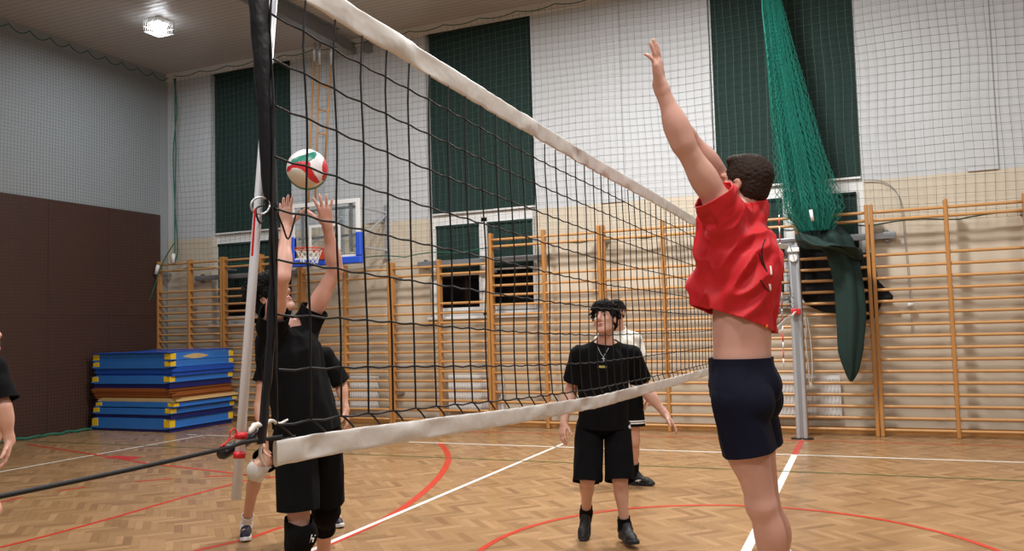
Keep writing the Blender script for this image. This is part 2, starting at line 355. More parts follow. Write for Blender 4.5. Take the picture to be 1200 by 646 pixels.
# gathered edge of the side net: a few twisted cords in the corner
o = empty('net_pull_cord', (-11.45, 6.3, 2.9), 'dark green pull cords hanging in the room corner beside the window', 'cord')
for d in (0, .05):
    MB().tube(spline([onY(204+d*30, 92, 6.35), onY(207-d*40, 130, 6.3), onY(203+d*60, 180, 6.3), onY(205, 240, 6.3), onY(208-d*60, 290, 6.25), onY(205, 308, 6.22)], 30), .012, 6).build('cord', MT['gcord'], o, smooth=True)
MB().tube(spline([onY(204, 285, 6.2), onY(190, 310, 6.2), onY(176, 350, 6.1), onY(158, 395, 5.9), onY(140, 445, 5.8)], 24), .010, 6).build('tie_cord', MT['gcord'], o, smooth=True)
for q in ((184, 316, 20), (203, 303, 4)):
    c = onY(q[0], q[1], 6.15); a = radians(q[2])
    MB().tube([c+np.array([-sin(a), 0, -cos(a)])*.09, c+np.array([sin(a), 0, cos(a)])*.09], .035, 8).build('cord_grip', MT['white'], o, smooth=True)

# ---------------------------------------------------------------- basketball hoop
o = empty('basketball_hoop', (-7.27, 5.4, 2.72), 'wall-mounted clear basketball backboard with blue padding and orange rim', 'basketball hoop')
bx0, bx1, bz0, bz1, by = -7.93, -6.58, 2.74, 3.75, 5.4
MB().box((bx0+.04, by-.008, bz0+.04), (bx1-.04, by+.008, bz1-.04)).build('backboard', MT['acrylic'], o)
f = MB()
for q in ((bx0, bz0, bx0+.07, bz1), (bx1-.07, bz0, bx1, bz1), (bx0+.07, bz1-.07, bx1-.07, bz1), (bx0+.07, bz0, bx1-.07, bz0+.10)): f.box((q[0], by-.02, q[1]), (q[2], by+.025, q[3]))
f.build('board_frame', MT['white'], o, bevel=.006)
f = MB(); cx = -7.26
for q in ((cx-.31, 2.93, cx-.265, 3.37), (cx+.265, 2.93, cx+.31, 3.37), (cx-.265, 3.33, cx+.265, 3.37), (cx-.265, 2.93, cx+.265, 2.97)): f.box((q[0], by-.013, q[1]), (q[2], by-.008, q[3]))
f.build('target_rectangle', MT['white'], o)
f = MB(); f.box((bx0-.03, by-.045, bz0-.05), (bx1+.03, by+.045, bz0+.07)); f.box((bx0-.03, by-.045, bz0+.07), (bx0+.07, by+.045, bz0+.46)); f.box((bx1-.07, by-.045, bz0+.07), (bx1+.03, by+.045, bz0+.46))
f.build('edge_padding', MT['pad'], o, bevel=.02, seg=3)
rz = 2.93; rc = np.array([cx, by-.43, rz])
rm = MB().tube([rc+.225*np.array([cos(t), sin(t), 0]) for t in np.linspace(0, 2*pi, 41)], .012, 8, caps=False)
rm.tube([rc+np.array([-.1, .2, 0]), (cx-.06, by-.02, rz-.05)], .01, 6); rm.tube([rc+np.array([.1, .2, 0]), (cx+.06, by-.02, rz-.05)], .01, 6); rm.box((cx-.09, by-.06, rz-.14), (cx+.09, by-.02, rz+.03))
rm.build('rim', MT['orange'], o, smooth=False)
hn = MB()
for k in range(12):
    for sgn in (1, -1):
        pts = []
        for q in range(9):
            t = 2*pi*k/12+sgn*q/8*2*pi/6; rr = .22-.09*(q/8)**.6; pts.append(rc+np.array([rr*cos(t), rr*sin(t), -.012-.40*q/8*.55]))
        hn.tube(pts, .004, 4)
hn.build('hoop_net', MT['bnet'], o)
br = MB()
for x in (bx0+.2, bx1-.2):
    for z in (bz0+.25, bz1-.1): br.tube([(x, by+.03, z), (x, 6.58, z)], .022, 6)
    br.tube([(x, by+.03, bz0+.2), (x, 6.58, bz1-.1)], .016, 6); br.box((x-.04, 6.54, bz0+.1), (x+.04, 6.6, bz1+.05)); br.box((x-.03, by+.025, bz0+.15), (x+.03, by+.07, bz1-.03))
for z in (bz0+.4, bz1-.15): br.box((bx0+.1, by+.03, z), (bx1-.1, by+.06, z+.04))
br.build('wall_bracket', MT['alu'], o)
# climbing ladder and ropes
o = empty('climbing_ladder', (-7.55, 5.88, 4.3), 'wooden climbing ladder with turnbuckles hanging from the ceiling beam', 'climbing ladder')
L = lambda x, y: onY(x, y, 5.9)
for q in ((374.5, 72, 369.5, 240), (388, 76, 381, 190)): MB().tube([L(q[0], q[1]), L(q[2], q[3])], .018, 8).build('side_rail', MT['rail'], o, smooth=True)
for y, a, b in ((100, 373.7, 387), (128, 372.9, 385.6), (155.5, 372, 383.9), (184, 371, 381.5)): MB().tube([L(a, y), L(b, y+3)], .016, 8).build('rung', MT['rail'], o, smooth=True)
for a in (374.5, 388): MB().tube([L(a+.4, 50), L(a+.2, 60), L(a, 76)], [.012, .03, .02], 8).build('turnbuckle', MT['alu'], o, smooth=True)
o = empty('climbing_pole', (-7.86, 5.9, 3.8), 'slim wooden climbing pole hanging left of the climbing ladder', 'climbing pole')
MB().tube([L(368.2, 68), L(364, 150), L(361.5, 248)], .020, 8).build('pole', MT['rail'], o, smooth=True)
MB().tube([L(368.8, 50), L(368.5, 58), L(368.2, 72)], [.012, .03, .02], 8).build('turnbuckle', MT['alu'], o, smooth=True)

# ---------------------------------------------------------------- stacked gym mats
def mat_slab(z0, z1, dx, dy, top, bot, label, corners=True, tear=False, split=.5, pull=0):
    xa, xb, ya, yb = -11.65+dx, -9.86+dx, 4.64+dy, 6.12+dy
    o = empty('gym_mat', ((xa+xb)/2, (ya+yb)/2, z0), label, 'gym mat', 'stacked gym mats'); zm = z0+(z1-z0)*split
    def slab(za, zb, ins):
        mb = MB(); nx, ny = 16, 12
        for zz, rev in ((zb-.008, 0), (za, 1)):
            G = [[(xa+ins+(xb-xa-2*ins)*i/nx, ya+ins+(yb-ya-2*ins)*j/ny, zz+(.0035*noise.noise(Vector((i*.4+dx*9, j*.4, z0*7))) if not rev else 0)) for j in range(ny+1)] for i in range(nx+1)]
            mb.grid(G if not rev else G[::-1])
        n = (nx+1)*(ny+1); ring = [(i, 0) for i in range(nx)]+[(nx, j) for j in range(ny)]+[(i, ny) for i in range(nx, 0, -1)]+[(0, j) for j in range(ny, 0, -1)]
        it = lambda i, j: i*(ny+1)+j; ib = lambda i, j: n+(nx-i)*(ny+1)+j
        for q in range(len(ring)):
            a, b2 = ring[q], ring[(q+1) % len(ring)]; mb.f.append((ib(*a), ib(*b2), it(*b2), it(*a))); mb.mi.append(0)
        return mb
    slab(z0, zm, .012).build('lower_panel', MT[bot], o, bevel=.018, seg=3)
    slab(zm, z1, 0).build('upper_panel', MT[top], o, bevel=.022, seg=3)
    if corners:
        h = z1-zm
        for cx_, cy_, sx_, sy_ in ((xb, ya, -1, 1), (xa, ya, 1, 1), (xb, yb, -1, -1)):
            e = .006; poly = [(cx_-sx_*e, cy_-sy_*e), (cx_+sx_*.14, cy_-sy_*e), (cx_+sx_*.14, cy_+sy_*.03), (cx_+sx_*.03, cy_+sy_*.03), (cx_+sx_*.03, cy_+sy_*.11), (cx_-sx_*e, cy_+sy_*.11)]
            if sx_*sy_ < 0: poly = poly[::-1]
            MB().prism(poly, zm+h*.06, z1-.003).build('corner_patch', MT['myellow'], o, bevel=.008)
    if tear:
        p = [(ya+.25+.62*i/14, (z0+z1)/2+.045*sin(pi*i/14)) for i in range(15)]+[(ya+.25+.62*i/14, (z0+z1)/2-.04*sin(pi*i/14)) for i in range(13, 0, -1)]
        MB().prism(p, 0, .012, lambda a, c, t: (xb+t-.004, a, c)).build('torn_patch', MT['mcream'], o)
spec = [(.005, .215, 0, 0, 'mlight', 'mnavy', 'bottom blue mat of the stack, lying on the floor', True, False, .3),
        (.217, .40, .03, .0, 'mlight', 'mnavy', 'blue and navy mat lying on the bottom mat of the stack', True, False, .5),
        (.402, .49, .09, -.0, 'mlight', 'mblue', 'thin light blue mat just under the cream and brown mat', True, False, .2),
        (.492, .555, .12, .02, 'mcream', 'mbrown', 'thin cream mat with brown binding in the middle of the stack', False, False, .3),
        (.557, .645, .03, .02, 'mbrown', 'mbrown', 'lower brown mat lying on the thin cream mat', False, False, .5),
        (.647, .725, -.02, .0, 'mbrown', 'mbrown', 'upper brown mat lying under the navy mat', False, False, .5),
        (.727, .93, .0, .0, 'mlight', 'mnavy', 'light blue and navy mat lying on the upper brown mat', True, False, .5),
        (.932, 1.07, .04, .02, 'mblue', 'mblue', 'plain blue mat without yellow corners, third from the top', False, False, .5),
        (1.072, 1.18, .02, .0, 'mlight', 'mblue', 'light blue mat with yellow corners under the torn top mat', True, False, .15),
        (1.182, 1.315, .0, .02, 'mlight', 'mblue', 'top mat of the stack with a torn tan patch in its side', True, True, .15)]
for a in spec: mat_slab(*a)
pr = bpy.data.objects
o = empty('mat_cover', (-10.8, 5.4, 1.335), 'bright blue vinyl cover sheet spread over the top of the mat stack', 'mat cover')
G = [[(-11.66+1.80*i/20, 4.62+1.52*j/16, 1.336+.010*noise.noise(Vector((i*.5, j*.5, 1)))+(.022 if j > 9 else 0)*(j-9)/7) for j in range(17)] for i in range(21)]
m = MB().grid(G).build('sheet', MT['mblue'], o, smooth=True); q = m.modifiers.new('solid', 'SOLIDIFY'); q.thickness = .012; q.offset = 1

# ---------------------------------------------------------------- volleyball net
o = empty('volleyball_net', (-.1, 0, 1.2), 'long black volleyball net with white top and bottom tapes across the hall', 'volleyball net')
tl = [onNet(*q) for q in ((330, -16), (370, 8), (400, 28), (500, 87), (600, 146), (700, 203), (760, 235), (815, 266))]+[np.array([-.08, 2.0, 2.29]), np.array([-.03, 3.9, 2.40]), np.array([0., 5.3, 2.50])]
bl = [onNet(*q) for q in ((318, 517), (400, 504), (500, 491), (600, 479), (700, 464), (790, 442), (830, 431))]+[np.array([-.09, 1.1, 1.30]), onNet(903, 391), np.array([-.02, 4.2, 1.60]), np.array([0., 5.4, 1.69])]
ty, tz = [p[1] for p in tl], [p[2] for p in tl]; by_, bz = [p[1] for p in bl], [p[2] for p in bl]
ztop = lambda y: float(np.interp(y, ty, tz)); zbot = lambda y: float(np.interp(y, by_, bz))
nx = lambda y: (y-4.9)*NK
YN, YF = -4.56, 4.93; ROWS = 10
def net_pt(y, t, seed=0):                                  # t: 0 bottom tape, 1 top tape
    a, b = zbot(y), ztop(y); w = noise.noise(Vector((y*1.4, t*3, seed)))
    bulge = .05*sin(pi*t)*(.4+.6*noise.noise(Vector((y*.5, t, 8))))
    drag = .035*(1-t)**6*0
    return np.array([nx(y)+bulge*.4+.006*w, y+.010*w*sin(pi*t)+drag, a+(b-a)*t+.004*w])
mb = MB(); ny = int((YF-YN)/.104)+1
for i in range(ny+1):
    y = -4.566+i*.104
    if y > YF: break
    pts = []
    for t in list(np.linspace(1, .15, 16))+[.11, .07, .045, .033, .022, .010, .0]:
        q = net_pt(y, t); q[1] += .012*max(0, (t-.9)/.1)+.012*max(0, (.15-t)/.15)+.046*max(0, (.033-t)/.033)**.8; pts.append(q)                 # the lowest meshes are dragged sideways by the bottom tape
    mb.tube(pts, .0025, 5, caps=False)
for tr in (.926, .824, .719, .608, .497, .386, .266, .148, .033):
    pts = []
    for i in range(int((YF-YN)/.025)+1):
        y = YN+i*.025; ph = (y+4.566)/.104; s_ = .0045*(0.5-abs((ph % 1)-.5))*2
        pts.append(net_pt(y, tr)+np.array([0, 0, -s_]))
    mb.tube(pts, .0025, 5, caps=False)
mb.build('netting', MT['cord'], o, smooth=True)
def tape(name, zf, y0, y1, h, dirn, m, thick=.010):
    G = []; ys = np.arange(y0, y1, .03)
    for y in ys:
        row = []; ww = noise.noise(Vector((y*6, 1, 4)))*.007+noise.noise(Vector((y*17, 2, 4)))*.006; z = zf(y)
        for a in np.linspace(0, 2*pi, 17):
            ca, sa = np.sign(cos(a))*abs(cos(a))**.45, np.sign(sin(a))*abs(sin(a))**.6; off = .5+.5*ca; zz = z+dirn*h*off+.0025*noise.noise(Vector((y*22, off*2, 6)))
            row.append((nx(y)+thick*.5*sa+ww*1.6*(.4+sin(pi*min(1, max(0, off)))), y, zz))
        G.append(row)
    mb = MB().grid(G); mb.add(G[0][:-1], [tuple(range(16))]); mb.add(G[-1][:-1], [tuple(range(16))]); return mb.build(name, m, o, smooth=True)
tape('top_tape', ztop, -4.56, 4.95, .062, 1, MT['tape'], .008)
tape('bottom_tape', zbot, -4.56, 4.95, .050, -1, MT['tape'], .010)
# black side band down the near edge
G = []
side = spline([onNet(301, -40), onNet(303, 0), onNet(307, 60), onNet(312, 140), onNet(316, 222), onNet(320, 256), onNet(320.5, 330), onNet(316, 410), onNet(309, 490), onNet(306, 520)], 46)
wd = np.interp(np.arange(46), [0, 5, 14, 20, 25, 46], [.066, .062, .052, .044, .025, .022])
for i, p in enumerate(side):
    row = []
    for a in np.linspace(0, 2*pi, 13): row.append((p[0]+.006*sin(a)+.004*noise.noise(Vector((i*.5, cos(a)*2, 3))), p[1]+wd[i]/2*1.0*cos(a), p[2]))
    G.append(row)
MB().grid(G).build('side_band', MT['band'], o, smooth=True)
MB().tube([onNet(314-8+8*cos(t), 241+10*sin(t))+np.array([-.002+.006*cos(t), 0, 0]) for t in np.linspace(0, 2*pi, 25)], .0022, 6).build('ring', MT['alu'], o, smooth=True)
MB().tube(spline([onNet(314, 240), onNet(300, 245), onNet(306, 262), onNet(319, 240), onNet(330, 262), onNet(338, 280), onNet(347, 250)], 30), .0020, 5).build('loose_cord', MT['cord'], o, smooth=True)
MB().tube(spline([onNet(330, 512), onNet(285, 519), onNet(262, 526)]+[onNet(150, 551), onNet(0, 582), onNet(-200, 622)], 40), .0038, 8).build('tension_rope', MT['cord'], o, smooth=True)
MB().tube([CAM+(q-CAM)*1.035 for q in spline([onNet(258, 533), onNet(272, 526), onNet(290, 515), onNet(302, 504)], 12)], [.009, .012, .012, .0115, .012, .011, .0115, .012, .011, .010, .009, .007], 10).build('rope_sleeve', MT['band'], o, smooth=True)
kn = MB()
kn.tube(spline([onNet(292, 508), onNet(299, 499), onNet(307, 500), onNet(311, 510)], 14), [.002, .004, .006, .005, .007, .005, .006, .005, .006, .005, .004, .004, .003, .002], 8)
kn.tube(spline([onNet(308, 500), onNet(318, 493), onNet(327, 497), onNet(337, 492)], 14), [.003, .004, .003, .004, .004, .003, .003, .004, .004, .003, .003, .003, .002, .002], 6)
kn.tube(spline([onNet(304, 506), onNet(306, 520), onNet(305, 535), onNet(312, 547)], 14), [.003, .004, .003, .004, .003, .003, .003, .003, .003, .003, .003, .002, .002, .001], 6)
kn.build('tape_knot', MT['tape'], o, smooth=True)
MB().tube([onNet(308, 516), onNet(330, 515.5), onNet(346, 511)], .002, 6).build('bottom_lashing', MT['cord'], o, smooth=True)
fe = np.array([0., 5.80, 2.45])
MB().tube([(nx(4.93), 4.93, ztop(4.93)+.05), (0, 5.3, 2.56), fe], .006, 6).build('top_cable', MT['alu'], o)
MB().tube([(nx(4.93), 4.93, zbot(4.93)-.03), (0, 5.80, 1.70)], .014, 8).build('bottom_cable', MT['tape'], o)
lo = MB()
for k in range(7): lo.tube(spline([(nx(4.9), 4.86, 1.72+.07*k), (.0, 5.2, 1.66+.05*k+.03*sin(k*2)), (0.0, 5.78, 1.72+.035*k)], 14), .0022, 5)
lo.build('corner_lashing', MT['cord'], o, smooth=True)
# antennas
def antenna(label, a, b, rad, sleeve, ties):
    t = empty('net_antenna', a, label, 'net antenna'); a, b = np.array(a), np.array(b); L = np.linalg.norm(b-a); d = (b-a)/L; n = int(L/.1)
    w, r_ = MB(), MB()
    for i in range(n+1):
        s0, s1 = i*.1, min((i+1)*.1, L)
        if s1-s0 < .004: continue
        MB().tube([a+d*s0, a+d*s1], rad, 10).build('rod_band', MT['antw' if (i % 2 == 0 or s1 < sleeve) else 'red'], t, smooth=True)
    if sleeve: MB().tube([a-d*.004, a+d*min(sleeve*.5, L*.5), a+d*min(sleeve, L)], [rad*1.5, rad*1.4, rad*1.3], 12).build('sleeve', MT['antw'], t, smooth=True)
    for s0 in ties: MB().tube([a+d*s0, a+d*(s0+.012)], rad*1.8, 12).build('tie_tape', MT['red'], t, smooth=True)
    return t
aa = CAM+(onNet(277, 583)-CAM)*1.012; ab = CAM+(onNet(322, -20)-CAM)*1.02
an = antenna('white net antenna tied with red tape at the near end of the net', aa, ab, .0062, 3.0, (.070, .105))
MB().tube(spline([onNet(284, 521), onNet(272, 524), onNet(262, 522), onNet(270, 515), onNet(277, 508), onNet(275, 503), onNet(270, 506), onNet(268, 516), onNet(258, 524)], 36), .0014, 6).build('red_ribbon', MT['red'], an, smooth=True)
MB().tube([onNet(295.5, 300), onNet(299, 245)], .0022, 5).build('red_strip', MT['red'], an)
antenna('thin red and white net antenna at the far end of the net', P(918.5, 430, 10.0), P(913, 252, 10.0), .007, 0, ())
# far post
o = empty('net_post', (0.0, 5.86, 0), 'silver aluminium net post standing on the floor before the wall bars', 'net post')
for x in (-.045, .045):
    MB().tube([(x, 5.86, 0.0), (x, 5.86, 2.62)], .030, 14).build('profile', MT['alu'], o, smooth=False)
MB().box((-.03, 5.84, .02), (.03, 5.90, 2.6)).build('slot_web', MT['steel'], o)
for x in (-.075, .075): MB().tube([(x, 5.86, 0.0), (x, 5.86, .016)], .07, 20).build('floor_cap', MT['dark'], o)
MB().tube([(0, 5.80, 2.42), (0, 5.92, 2.42)], .05, 14).build('pulley', MT['white'], o)
MB().box((-.08, 5.80, 2.50), (.08, 5.92, 2.56)).build('top_clamp', MT['white'], o, bevel=.01)
MB().box((-.06, 5.77, 1.66), (.06, 5.84, 1.74)).build('bottom_hook', MT['red'], o, bevel=.01)

# ball
def in_poly(x, y, poly):
    c = False; n = len(poly)
    for i in range(n):
        (x0, y0), (x1, y1) = poly[i], poly[(i+1) % n]
        if (y0 > y) != (y1 > y) and x < (x1-x0)*(y-y0)/(y1-y0)+x0: c = not c
    return c
BC = P(360.2, 199.1, 4.27); R_ = .105
vd = (CAM-BC)/np.linalg.norm(CAM-BC); br_ = np.cross(np.array([0, 0, 1.]), vd); br_ /= np.linalg.norm(br_); bu = np.cross(vd, br_)
def pz(l): return [((x-325)/221, (315-y)/217) for x, y in l]
gre = pz([(150, 250), (165, 212), (215, 182), (300, 158), (380, 128), (410, 112), (428, 150), (405, 190), (352, 228), (280, 226), (215, 235), (170, 262)])
red_ = pz([(108, 320), (120, 285), (165, 262), (215, 236), (280, 228), (350, 232), (362, 290), (392, 350), (425, 400), (458, 438), (420, 460), (385, 442), (345, 412), (315, 360), (280, 322), (225, 298), (170, 298), (140, 330), (112, 345)])
red2 = pz([(500, 180), (530, 210), (556, 300), (545, 350), (490, 430), (472, 420), (486, 360), (478, 270)])
def ball_col(p):
    u, v, w_ = p
    if w_ < -.05: u, v = -v, u                            # the far side carries the same panels, turned
    if in_poly(u, v, red_) or in_poly(u, v, red2): return 1
    if in_poly(u, v, gre): return 2
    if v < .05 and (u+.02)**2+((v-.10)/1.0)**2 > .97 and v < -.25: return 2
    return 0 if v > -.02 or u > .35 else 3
N1, N2 = 150, 76; V, F, MI = [], [], []
for j in range(N2+1):
    for i in range(N1):
        th = pi*j/N2; ph = 2*pi*i/N1; q = (sin(th)*cos(ph), cos(th), sin(th)*sin(ph)); V.append(BC+R_*(q[0]*br_+q[1]*bu+q[2]*vd))
for j in range(N2):
    for i in range(N1):
        F.append((j*N1+i, j*N1+(i+1) % N1, (j+1)*N1+(i+1) % N1, (j+1)*N1+i)); th = pi*(j+.5)/N2; ph = 2*pi*(i+.5)/N1
        MI.append(ball_col((sin(th)*cos(ph), cos(th), sin(th)*sin(ph))))
mb = MB(); mb.v = [tuple(p) for p in V]; mb.f = F; mb.mi = MI
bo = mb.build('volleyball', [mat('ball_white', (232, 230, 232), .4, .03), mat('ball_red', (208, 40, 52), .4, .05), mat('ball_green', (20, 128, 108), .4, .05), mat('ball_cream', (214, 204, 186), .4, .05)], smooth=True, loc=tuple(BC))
bo.data.flip_normals(); tag(bo, 'white, red and green volleyball in the air above raised hands', 'volleyball')

# ---------------------------------------------------------------- green divider net gathered by the wall, and cloths
o = empty('divider_net', (.3, 5.9, 2.6), 'teal divider net gathered into a tall cone hanging from the ceiling', 'divider net')
def cone_pt(a, t, lay):                                   # t 0 top, 1 bottom
    top = np.array([-.20, 5.75, 6.88]); bot = np.array([.30, 5.75, 2.76]); c = top+(bot-top)*t
    c = c+np.array([-.04*sin(pi*t), 0, 0])
    w = .05+.31*t**1.25; fold = 1+.22*sin(a*9+lay*2+3*t)+.12*sin(a*23+lay)
    w *= (1-.22*lay)
    if t > .93: w *= 1-.5*(t-.93)/.07
    sag = .02*noise.noise(Vector((a*3, t*9, lay)))
    return c+np.array([w*cos(a)*fold+sag, .55*w*sin(a)*fold, sag])
for lay in range(3):
    mb = MB(); NA, NTt = 72, 120
    for i in range(NA):
        a0 = 2*pi*i/NA
        for s_ in (1, -1): mb.tube([cone_pt(a0+s_*t*3.2, t, lay) for t in np.linspace(0, 1, 60)], .0030, 3, caps=False)
    mb.build('mesh_layer', MT['teal'], o)
MB().tube(spline([cone_pt(2.9, t, 0)+np.array([-.01, -.05, 0]) for t in np.linspace(0, .95, 12)], 40), .012, 6).build('edge_cord', MT['teal'], o, smooth=True)
MB().tube([onY(950, 246, 5.5), onY(952.5, 259, 5.5)], .022, 8).build('cord_grip', MT['white'], o, smooth=True)
o = empty('divider_cloth', (.6, 5.85, .76), 'dark green cloth hem of the divider hanging in a long point over the bars', 'cloth')
def tube_cloth(pts, rx, ry, n, seed, amp):
    G = []; pts = spline(pts, 40)
    for i, p in enumerate(pts):
        t = i/39*(len(rx)-1); a_, b_ = np.interp(t, range(len(rx)), rx), np.interp(t, range(len(ry)), ry); row = []
        for q in range(n+1):
            a = 2*pi*q/n; k = 1+amp*sin(a*5+seed+i*.06)+amp*.7*noise.noise(Vector((cos(a)*2, sin(a)*2, i*.12+seed)))
            row.append((p[0]+a_*k*cos(a), p[1]+b_*k*sin(a), p[2]+.02*noise.noise(Vector((a, i*.2, seed)))))
        G.append(row)
    return MB().grid(G)
Yc = 5.9
tube_cloth([onY(968, 262, Yc), onY(972, 280, Yc), onY(985, 300, Yc), onY(993, 330, Yc), onY(997, 370, Yc), onY(997, 410, Yc), onY(998, 436, Yc), onY(997, 447, Yc)],
           [.10, .25, .17, .17, .17, .145, .075, .012], [.08, .2, .16, .13, .12, .11, .07, .012], 56, 1.3, .16).build('hanging_tail', MT['gcloth'], o, smooth=True)
tube_cloth([onY(939, 274, Yc-.1), onY(950, 283, Yc-.12), onY(968, 290, Yc-.15), onY(990, 292, Yc-.1), onY(1005, 305, Yc)], [.06, .15, .19, .18, .05], [.12, .26, .30, .26, .08], 40, 4.1, .2).build('gathered_roll', MT['gcloth'], o, smooth=True)
o = empty('tarp', (.6, 6.45, 1.65), 'black tarpaulin hanging behind the wall bars below the window', 'tarpaulin')
pl = [(936, 296), (1022, 296), (1030, 330), (1047, 347), (1046, 351), (1034, 353), (1027, 372), (1012, 376), (1003, 368), (985, 368), (965, 366), (945, 358), (938, 345)]
pw = [onY(x, y, 6.42) for x, y in pl]; cxy = np.mean(pw, 0); mb = MB(); n = len(pw)
rings = []
for k in range(7):
    t = k/6; rings.append([cxy+(p-cxy)*t+np.array([0, .03*noise.noise(Vector((i*.9, k*.8, 2))), 0]) for i, p in enumerate(pw+[pw[0]])])
m = mb.grid(rings).build('sheet', MT['bcloth'], o, smooth=True); q = m.modifiers.new('solid', 'SOLIDIFY'); q.thickness = .012

# radiators, cords and conduit on the back wall
def radiator(x0, x1, z0, z1, label):
    t = empty('radiator', ((x0+x1)/2, 6.5, z0), label, 'radiator', 'white panel radiators'); p = MB().box((x0, 6.50, z0), (x1, 6.56, z1)); n = int((x1-x0)/.05)
    p.build('panel', MT['white'], t, bevel=.006); r_ = MB()
    for i in range(n): r_.box((x0+.012+i*.05, 6.488, z0+.04), (x0+.038+i*.05, 6.50, z1-.04))
    r_.build('convector_ribs', MT['white'], t); c = MB().box((x0+.1, 6.56, z0+.1), (x0+.14, 6.6, z1-.1)); c.box((x1-.14, 6.56, z0+.1), (x1-.1, 6.598, z1-.1)); c.build('wall_bracket', MT['steel'], t)
radiator(-.88, .49, .22, .80, 'white radiator behind the bars beside the net post')
radiator(-5.62, -4.62, .22, .82, 'white radiator under the middle window behind the net')
radiator(-8.3, -7.0, .25, .80, 'white radiator behind the bars under the basketball board')
o = empty('blind_cord', (.1, 6.2, .55), 'white beaded blind cord hanging beside the net post', 'blind cord')
MB().tube(spline([onY(943, 368, 6.2), onY(945, 385, 6.2), onY(944, 400, 6.2), onY(947, 425, 6.2), onY(949, 452, 6.2), onY(952, 436, 6.2), onY(950, 400, 6.2), onY(946, 372, 6.2)], 40), .008, 6).build('cord', MT['white'], o, smooth=True)
MB().tube([onY(950, 448, 6.2), onY(951, 456, 6.2)], [.012, .03], 8).build('toggle', MT['white'], o, smooth=True)
o = empty('pull_cord', (1.38, 6.55, 1.37), 'thin grey conduit and pull chain on the wall right of the window', 'cord')
MB().tube(spline([onY(1012, 211, 6.56), onY(1032, 212, 6.56), onY(1048, 222, 6.56), onY(1056, 240, 6.56), onY(1060, 280, 6.56), onY(1065, 330, 6.56), onY(1067, 360, 6.56), onY(1069, 390, 6.56)], 50), .006, 6).build('conduit', MT['steel'], o, smooth=True)
MB().tube([onY(1067, 355, 6.5), onY(1067.5, 362, 6.5)], .035, 10).build('pull_switch', MT['white'], o, smooth=True)
MB()
# ceiling lamp with wire cage
def lamp(x, y, label):
    o = empty('ceiling_lamp', (x, y, 6.6), label, 'ceiling lamp'); w = .125
    MB().box((x-w, y-w, 6.80), (x+w, y+w, 6.88)).build('housing', MT['white'], o, bevel=.01)
    MB().box((x-w+.03, y-w+.03, 6.70), (x+w-.03, y+w-.03, 6.80)).build('diffuser', MT['lamp'], o, bevel=.03, seg=3)
    g = MB()
    for z in (6.65, 6.74):
        for a, b in (((-1, -1), (1, -1)), ((1, -1), (1, 1)), ((1, 1), (-1, 1)), ((-1, 1), (-1, -1))): g.tube([(x+a[0]*.165, y+a[1]*.165, z), (x+b[0]*.165, y+b[1]*.165, z)], .006, 5)
    for k in range(9):
        t = -.165+.04125*k
        for s_ in (-.165, .165): g.tube([(x+t, y+s_, 6.65), (x+t, y+s_, 6.86)], .005, 5); g.tube([(x+s_, y+t, 6.65), (x+s_, y+t, 6.86)], .005, 5)
        g.tube([(x+t, y-.165, 6.65), (x+t, y+.165, 6.65)], .004, 5)
    g.build('wire_cage', MT['white'], o)
lamp(-9.74, 4.3, 'lit square ceiling lamp in a white wire cage')
